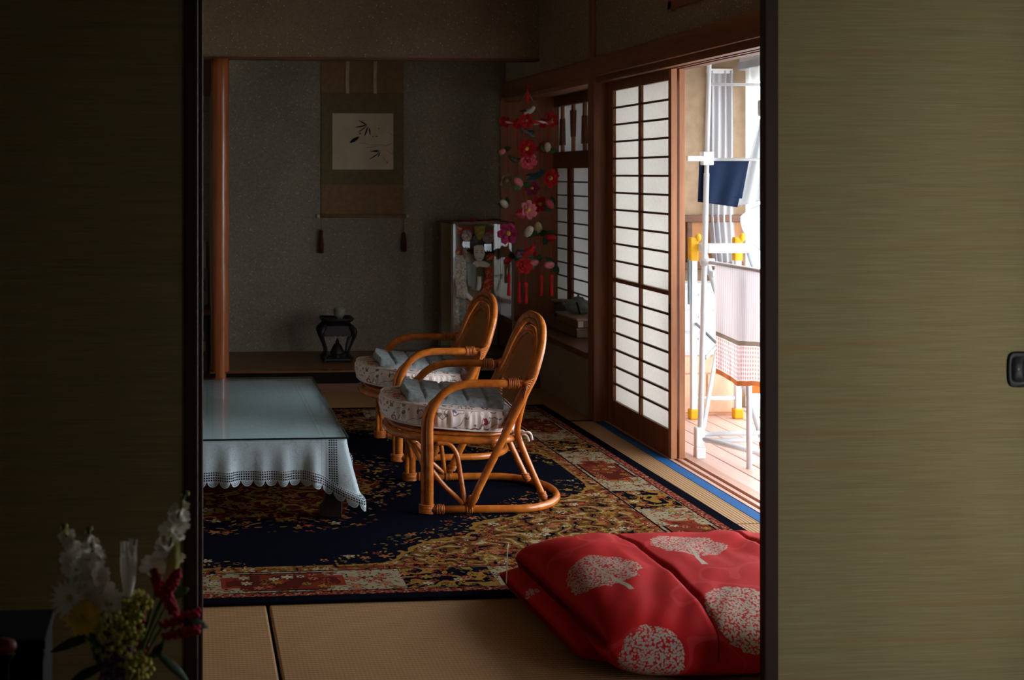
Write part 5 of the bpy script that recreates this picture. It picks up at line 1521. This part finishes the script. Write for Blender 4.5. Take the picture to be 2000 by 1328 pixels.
def cloth_sheet(px_top, px_bot, Y, mat, name, root, folds=4, amp=.012, nu=40, nv=20, ph=0.0):
    (a, b), (c, d) = [atY(*q, Y) for q in px_top], [atY(*q, Y) for q in px_bot]
    def f(u, v):
        q = (a + (b - a) * u) * (1 - v) + (c + (d - c) * u) * v
        return q + V(0, amp * (.3 + .7 * v) * math.sin(u * 2 * PI * folds + ph + v * 1.2), 0)
    return obj(name, MB().grid(f, nu, nv), mat, root, smooth=True, thick=.002)
m = Mat('navy_cotton', .85, .2); pc = m.coord(); n = m.noise(pc, 250, 3, .7)
m.color(m.mix(n, lin('#101a30'), lin('#1f3354'))); m.bump(n, .3, .002); M_NAVY = m.mat
nv_ = thing('navy_cloth', (2.62, PYs + .03, 1.1), 'navy blue cloth hanging on the upper rod', 'cloth')
cloth_sheet(((1366, 309), (1465, 309)), ((1364, 394), (1441, 405)), PYs + .014, M_NAVY, 'front_fall', nv_, 2.2, .008)
cloth_sheet(((1368, 309), (1464, 309)), ((1368, 380), (1450, 388)), PYs - .012 + .03, M_NAVY, 'rear_fall', nv_, 2.0, .006, ph=1.0)
M_WCL = sheer_mat('white_cotton', '#e6eaee', .02, .35)
M_BLK = plain('black_garment', '#121515', .85, .2)
wb_ = thing('white_blouse', (2.76, PYs + .05, .9), 'white blouse hanging from a clip in front of the bright window', 'blouse')
cloth_sheet(((1484, 232), (1496, 238)), ((1440, 402), (1494, 392)), PYs + .05, M_WCL, 'body', wb_, 1.5, .012)
mb = MB(); c0 = atY(1474, 440, PYs + .03)
mb.grid(lambda u, v: V(c0.x - .085 + .20 * u, c0.y + .05 * math.sin(u * PI) * (1 - .4 * v) - .04, c0.z + .10 * math.sin(min(1.0, .12 + u * .6) * PI / 2 * 1.2) * (1 - v) + .02 - .20 * v * (u ** .6)), 24, 16)
obj('sleeve', mb, M_WCL, wb_, smooth=True, thick=.002)
cg = atY(1490, 208, PYs + .05)
obj('clip', bx(cg.x - .022, cg.y - .012, cg.z - .045, cg.x + .02, cg.y + .012, cg.z + .03), plain('grey_clip', '#b4b4b8', .5), wb_, bevel=.006)
obj('clip_hook', MB().tube(smoothpath([V(cg.x, cg.y, cg.z + .03), V(cg.x, cg.y, 1.68), V(cg.x + .005, PYs, 1.712), V(cg.x + .005, PYs - .012, 1.70)], 5), .003, 6), M_AL, wb_)
bg_ = thing('black_garment', (2.85, PYs + .09, 1.1), 'black garment edge showing beside the white blouse', 'garment')
cloth_sheet(((1489, 235), (1540, 232)), ((1484, 386), (1545, 386)), PYs + .10, M_BLK, 'body', bg_, 2.0, .012)
obj('hanger', MB().tube(smoothpath([atY(1488, 236, PYs + .10), atY(1512, 224, PYs + .10), atY(1540, 234, PYs + .10)], 4), .005, 6), M_PLA, bg_)
obj('hook', MB().tube(smoothpath([atY(1512, 224, PYs + .10), V(atY(1512, 224, PYs + .10).x, PYs + .10, 1.69), V(atY(1512, 224, PYs + .10).x, PYs, 1.712)], 4), .003, 6), M_PLA, bg_)

# ------------------------------------------------------------------ near room: altar table, vase and bouquet
BY = 2.25
M_MATTE = plain('matte_black', '#0e0b0a', .8, .1)
def bp(px, py, dy=0.0): return atY(px, py, BY + dy)
AZ = .20
alt = thing('altar_table', (-.25, BY, 0), 'low black lacquered offering table at the lower left', 'table')
obj('top', bx(-.62, BY - .25, AZ - .03, .12, BY + .25, AZ), M_MATTE, alt, bevel=.004)
for sx in (-.58, .05):
    for sy in (-.22, .17): obj('leg', bx(sx, BY + sy, 0, sx + .04, BY + sy + .05, AZ - .03), M_MATTE, alt, bevel=.003)
k0 = bp(88, 1236)
lqb = thing('lacquer_box', (k0.x - .12, BY + .02, AZ), 'black lacquered box standing left of the bouquet', 'box')
obj('body', bx(k0.x - .24, BY - .03, AZ, k0.x, BY + .12, k0.z - .015), M_MATTE, lqb, bevel=.003)
obj('lid', bx(k0.x - .245, BY - .035, k0.z - .015, k0.x + .004, BY + .125, k0.z), M_MATTE, lqb, bevel=.003)
rc = bp(8, 1262, -.10)
rbz = thing('red_bell_cushion', (rc.x, rc.y, AZ), 'small red rounded cushion on a stand at the left frame edge', 'cushion')
obj('pad', MB().ball(rc, .020, .020, .012, 12, 7), plain('red_silk', '#6a120e', .6), rbz, smooth=True)
obj('stand', MB().lathe([(.03, AZ), (.03, AZ + .01), (.008, AZ + .03), (.008, rc.z - .03), (.018, rc.z - .012)], 14, (rc.x, rc.y, 0)), M_MATTE, rbz, smooth=True)
vx = bp(232, 1380).x
vs = thing('flower_vase', (vx, BY, AZ), 'dark ceramic vase holding the bouquet on the offering table', 'vase')
VT = .415
obj('body', MB().lathe([(.035, AZ), (.045, AZ + .01), (.062, AZ + .06), (.06, AZ + .10), (.04, AZ + .15), (.032, VT - .03), (.042, VT), (.038, VT), (.028, VT - .03), (.03, AZ + .1)], 24, (vx, BY, 0)), plain('dark_vase_glaze', '#23282a', .3, .5), vs, smooth=True)
M_STEM = plain('stem_green', '#3f5a2c', .7, .2, .2, 30)
M_LEAF = plain('leaf_green', '#2f4a28', .6, .3, .2, 30)
M_PET = plain('white_petal', '#f0eee4', .8, .2, .06, 40)
M_GRN = plain('bud_green', '#b6be70', .7, .2, .15, 30)
M_YELF = plain('yellow_petal', '#dcc040', .8, .2, .15, 40)
M_YG = plain('yellow_green_floret', '#b8b458', .8, .2, .2, 60)
M_RED = plain('crimson_spike', '#a02038', .85, .2, .2, 50)
M_PUR = plain('purple_floret', '#6a5a78', .8, .2, .2, 50)
SB = V(vx, BY, VT - .09)
def stem_to(top, par, r=.0028, mat=None, bow=.0):
    rim = V(vx + max(-.018, min(.018, (top.x - vx) * .12)), BY + max(-.015, min(.015, (top.y - BY) * .15)), VT + .004)
    pts = smoothpath([SB + (rim - SB) * .0, rim, rim + (top - rim) * .5 + V(bow, 0, .01), top], 5)
    obj('stem', MB().tube(pts, r, 6), mat or M_STEM, par, smooth=True)
def flower(name, label, cat, group=None): return thing(name, tuple(SB), label, cat, group)
def floret(mb, c, R, rnd, n=5):
    face = V(rnd.uniform(-1, 1), rnd.uniform(-1, -.1), rnd.uniform(-.4, .8)); g = petals(c, R, n, rnd.uniform(.5, 1.1), rnd.uniform(0, 6), face, .75)
    b = len(mb.v); mb.v += g.v; mb.f += [tuple(b + i for i in f) for f in g.f]
def spike(label, top, bot, R0, R1, n, seed, dy=0.0):
    """stock: crowded white florets on a stem, green buds at the tip"""
    rnd = random.Random(seed); t = flower('white_stock_stem', label, 'flower', None)
    a, b = bp(*top, dy), bp(*bot, dy)
    stem_to(a, t)
    for i in range(n):
        k = (i + .5) / n; c = a + (b - a) * k; R = R0 + (R1 - R0) * k
        an = i * 2.4
        c = c + V(math.cos(an) * R * .75, math.sin(an) * R * .75 - R * .2, rnd.uniform(-.3, .3) * R)
        if k < .16:
            obj('bud', MB().ball(c, R * .45, R * .45, R * .6, 8, 5), M_GRN, t, smooth=True)
        else:
            mb = MB(); floret(mb, c, R * 1.05, rnd, 5); floret(mb, c + V(0, -R * .15, R * .1), R * .7, rnd, 4)
            obj('floret', mb, M_PET, t, smooth=True)
    return t
spike('leftmost tall white stock spike in the bouquet', (122, 1022), (160, 1125), .007, .019, 16, 1)
spike('white stock spike second from the left, with a round green tip', (172, 1030), (190, 1150), .006, .022, 15, 2, -.03)
spike('tallest white stock spike of the bouquet, nearest the door edge', (363, 958), (318, 1105), .006, .022, 18, 3, .03)
def mum(label, c, R, seed, mat, col, spider=False, dy=-.04):
    rnd = random.Random(seed); t = flower('chrysanthemum', label, 'flower', None); c = bp(*c, dy)
    stem_to(c, t)
    f = V(rnd.uniform(-.3, .3), -1, .25).normalized(); a = f.orthogonal().normalized(); b = f.cross(a)
    for ring, (n, rr_, tl) in enumerate(((18, 1.0, .1), (16, .78, .45), (12, .55, .85), (8, .32, 1.1))):
        for k in range(n):
            an = 2 * PI * k / n + ring * .3; d = (a * math.cos(an) + b * math.sin(an))
            dirn = (d + f * tl).normalized(); L = R * rr_ * rnd.uniform(.85, 1.1)
            obj('petal', leaf(c + f * R * .1 * ring, dirn, L, L * (.12 if spider else .2), f), mat, t, smooth=True)
    obj('heart', MB().ball(c + f * R * .3, R * .2, R * .2, R * .2, 8, 5), M_GRN, t, smooth=True)
mum('large white spider chrysanthemum at the left of the bouquet', (136, 1168), .034, 5, M_PET, 'white', True, -.05)
mum('white chrysanthemum in the middle of the bouquet', (207, 1178), .032, 6, M_PET, 'white', False, -.03)
mum('yellow chrysanthemum low at the left of the bouquet', (163, 1205), .032, 7, M_YELF, 'yellow', False, -.06)
# white open lily bud and green closed bud
def budflower(label, top, bot, w, mat, tips, seed, dy=0.0):
    t = flower('lily_bud', label, 'flower', None); a, b = bp(*top, dy), bp(*bot, dy)
    stem_to(b, t)
    L = (a - b).length; d = (a - b).normalized(); s = d.cross(V(0, 1, 0)).normalized(); f = V(0, -1, 0)
    for k in range(6):
        an = 2 * PI * k / 6 + .3; o = s * math.cos(an) + f * math.sin(an); q = o.cross(d)
        mb = MB()
        for i in range(8):
            tt = i / 7; rad = w * (.25 + .75 * math.sin(PI * min(1, tt * .55 + .08))) * (1 if tips else max(.05, 1 - max(0, tt - .55) * 2.1))
            if tips and tt > .9: rad *= 1.12
            half = rad * .62 * (1.0 if tt < .85 else (.35 if tips else .4))
            c = b + d * (L * tt * (1 + .04 * math.sin(k * 2.3)))
            mb.v += [tuple(c + o * rad * .85 + q * half), tuple(c + o * rad), tuple(c + o * rad * .85 - q * half)]
        for i in range(7):
            for j in range(2): mb.f.append((i * 3 + j, i * 3 + j + 1, i * 3 + j + 4, i * 3 + j + 3))
        obj('petal', mb, mat, t, smooth=True, thick=.0008)
budflower('half open white lily bud standing upright in the bouquet', (252, 1057), (250, 1165), .0135, M_PET, True, 1, -.01)
budflower('closed yellow green lily bud beside the tall stock spike', (348, 1052), (330, 1135), .0115, M_GRN, False, 2, -.02)
# crimson spikes
for i, (lab, a, b, dy) in enumerate((('upper crimson flower spike left of the lily bud', (300, 1118), (318, 1165), -.02), ('crimson flower spike under the green lily bud', (348, 1118), (322, 1160), -.05), ('drooping crimson flower spike pointing down', (342, 1196), (322, 1158), -.05),
                               ('upper of the two crimson spikes reaching over the door edge', (386, 1196), (320, 1220), -.03), ('lower of the two crimson spikes reaching over the door edge', (386, 1228), (326, 1242), -.05), ('crimson spike hanging in the middle of the bouquet', (275, 1190), (280, 1270), .02))):
    t = flower('crimson_spike', lab, 'flower', None); A, B_ = bp(*a, dy), bp(*b, dy); stem_to(B_, t, .0022)
    rnd = random.Random(30 + i); mb = MB()
    for k in range(46):
        q = k / 45; c = B_ + (A - B_) * q; w = .0085 * (1 - .55 * q)
        an = k * 2.4; c = c + V(math.cos(an) * w, math.sin(an) * w - .002, math.sin(an * 1.3) * w)
        mb.ball(c, .0040 + .001 * rnd.random(), n=6, m=4)
    h = obj('flower_head', mb, M_RED, t, smooth=True); h['kind'] = 'stuff'
# fluffy yellow green sprays and purple statice
for i, (lab, c, R, mt, n, dy) in enumerate((('fluffy yellow green spray in the lower middle of the bouquet', (226, 1228), .048, M_YG, 230, -.03), ('smaller yellow green spray to the right of the fluffy one', (268, 1180), .026, M_YG, 90, .0), ('yellow green sprig near the bottom frame edge', (265, 1306), .028, M_YG, 90, -.06), ('dull purple statice at the bottom of the bouquet', (222, 1292), .034, M_PUR, 120, -.04))):
    t = flower('flower_spray', lab, 'flower', None); C = bp(*c, dy); stem_to(C - V(0, 0, R * .6), t); rnd = random.Random(60 + i); mb = MB(); tw = MB()
    for k in range(n):
        d = V(rnd.gauss(0, 1), rnd.gauss(0, 1), rnd.gauss(.2, 1)).normalized() * R * rnd.uniform(.35, 1.0) ** .7
        mb.ball(C + d, .0030 + .0022 * rnd.random(), n=6, m=4)
        if k % 6 == 0: tw.tube([C - V(0, 0, R * .7), C + d], .0008, 4)
    h = obj('flower_head', mb, mt, t, smooth=True); h['kind'] = 'stuff'
    h = obj('twigs', tw, M_STEM, t); h['kind'] = 'stuff'
# foliage
for i, (lab, a, tip, L, w, dy) in enumerate((('dark green leaf whose tip crosses the door edge', (352, 1210), (406, 1222), None, .009, -.04), ('green leaf behind the red spikes', (332, 1168), (366, 1148), None, .010, .02), ('leaf arching low to the right of the vase', (300, 1270), (372, 1330), None, .008, -.02),
                                     ('dark leaf drooping at the lower left of the bouquet', (190, 1240), (100, 1268), None, .009, .0), ('dark leaf below the purple statice', (205, 1300), (135, 1330), None, .009, -.02), ('curled green leaf under the crimson spikes', (296, 1285), (318, 1258), None, .008, -.05))):
    t = flower('leaf_stem', lab, 'leaf', None); A, B_ = bp(*a, dy), bp(*tip, dy); stem_to(A, t, .0022)
    obj('leaf', leaf(A, B_ - A, (B_ - A).length * 1.05, w, (0, -.7, .7)), M_LEAF, t, smooth=True, thick=.0008)
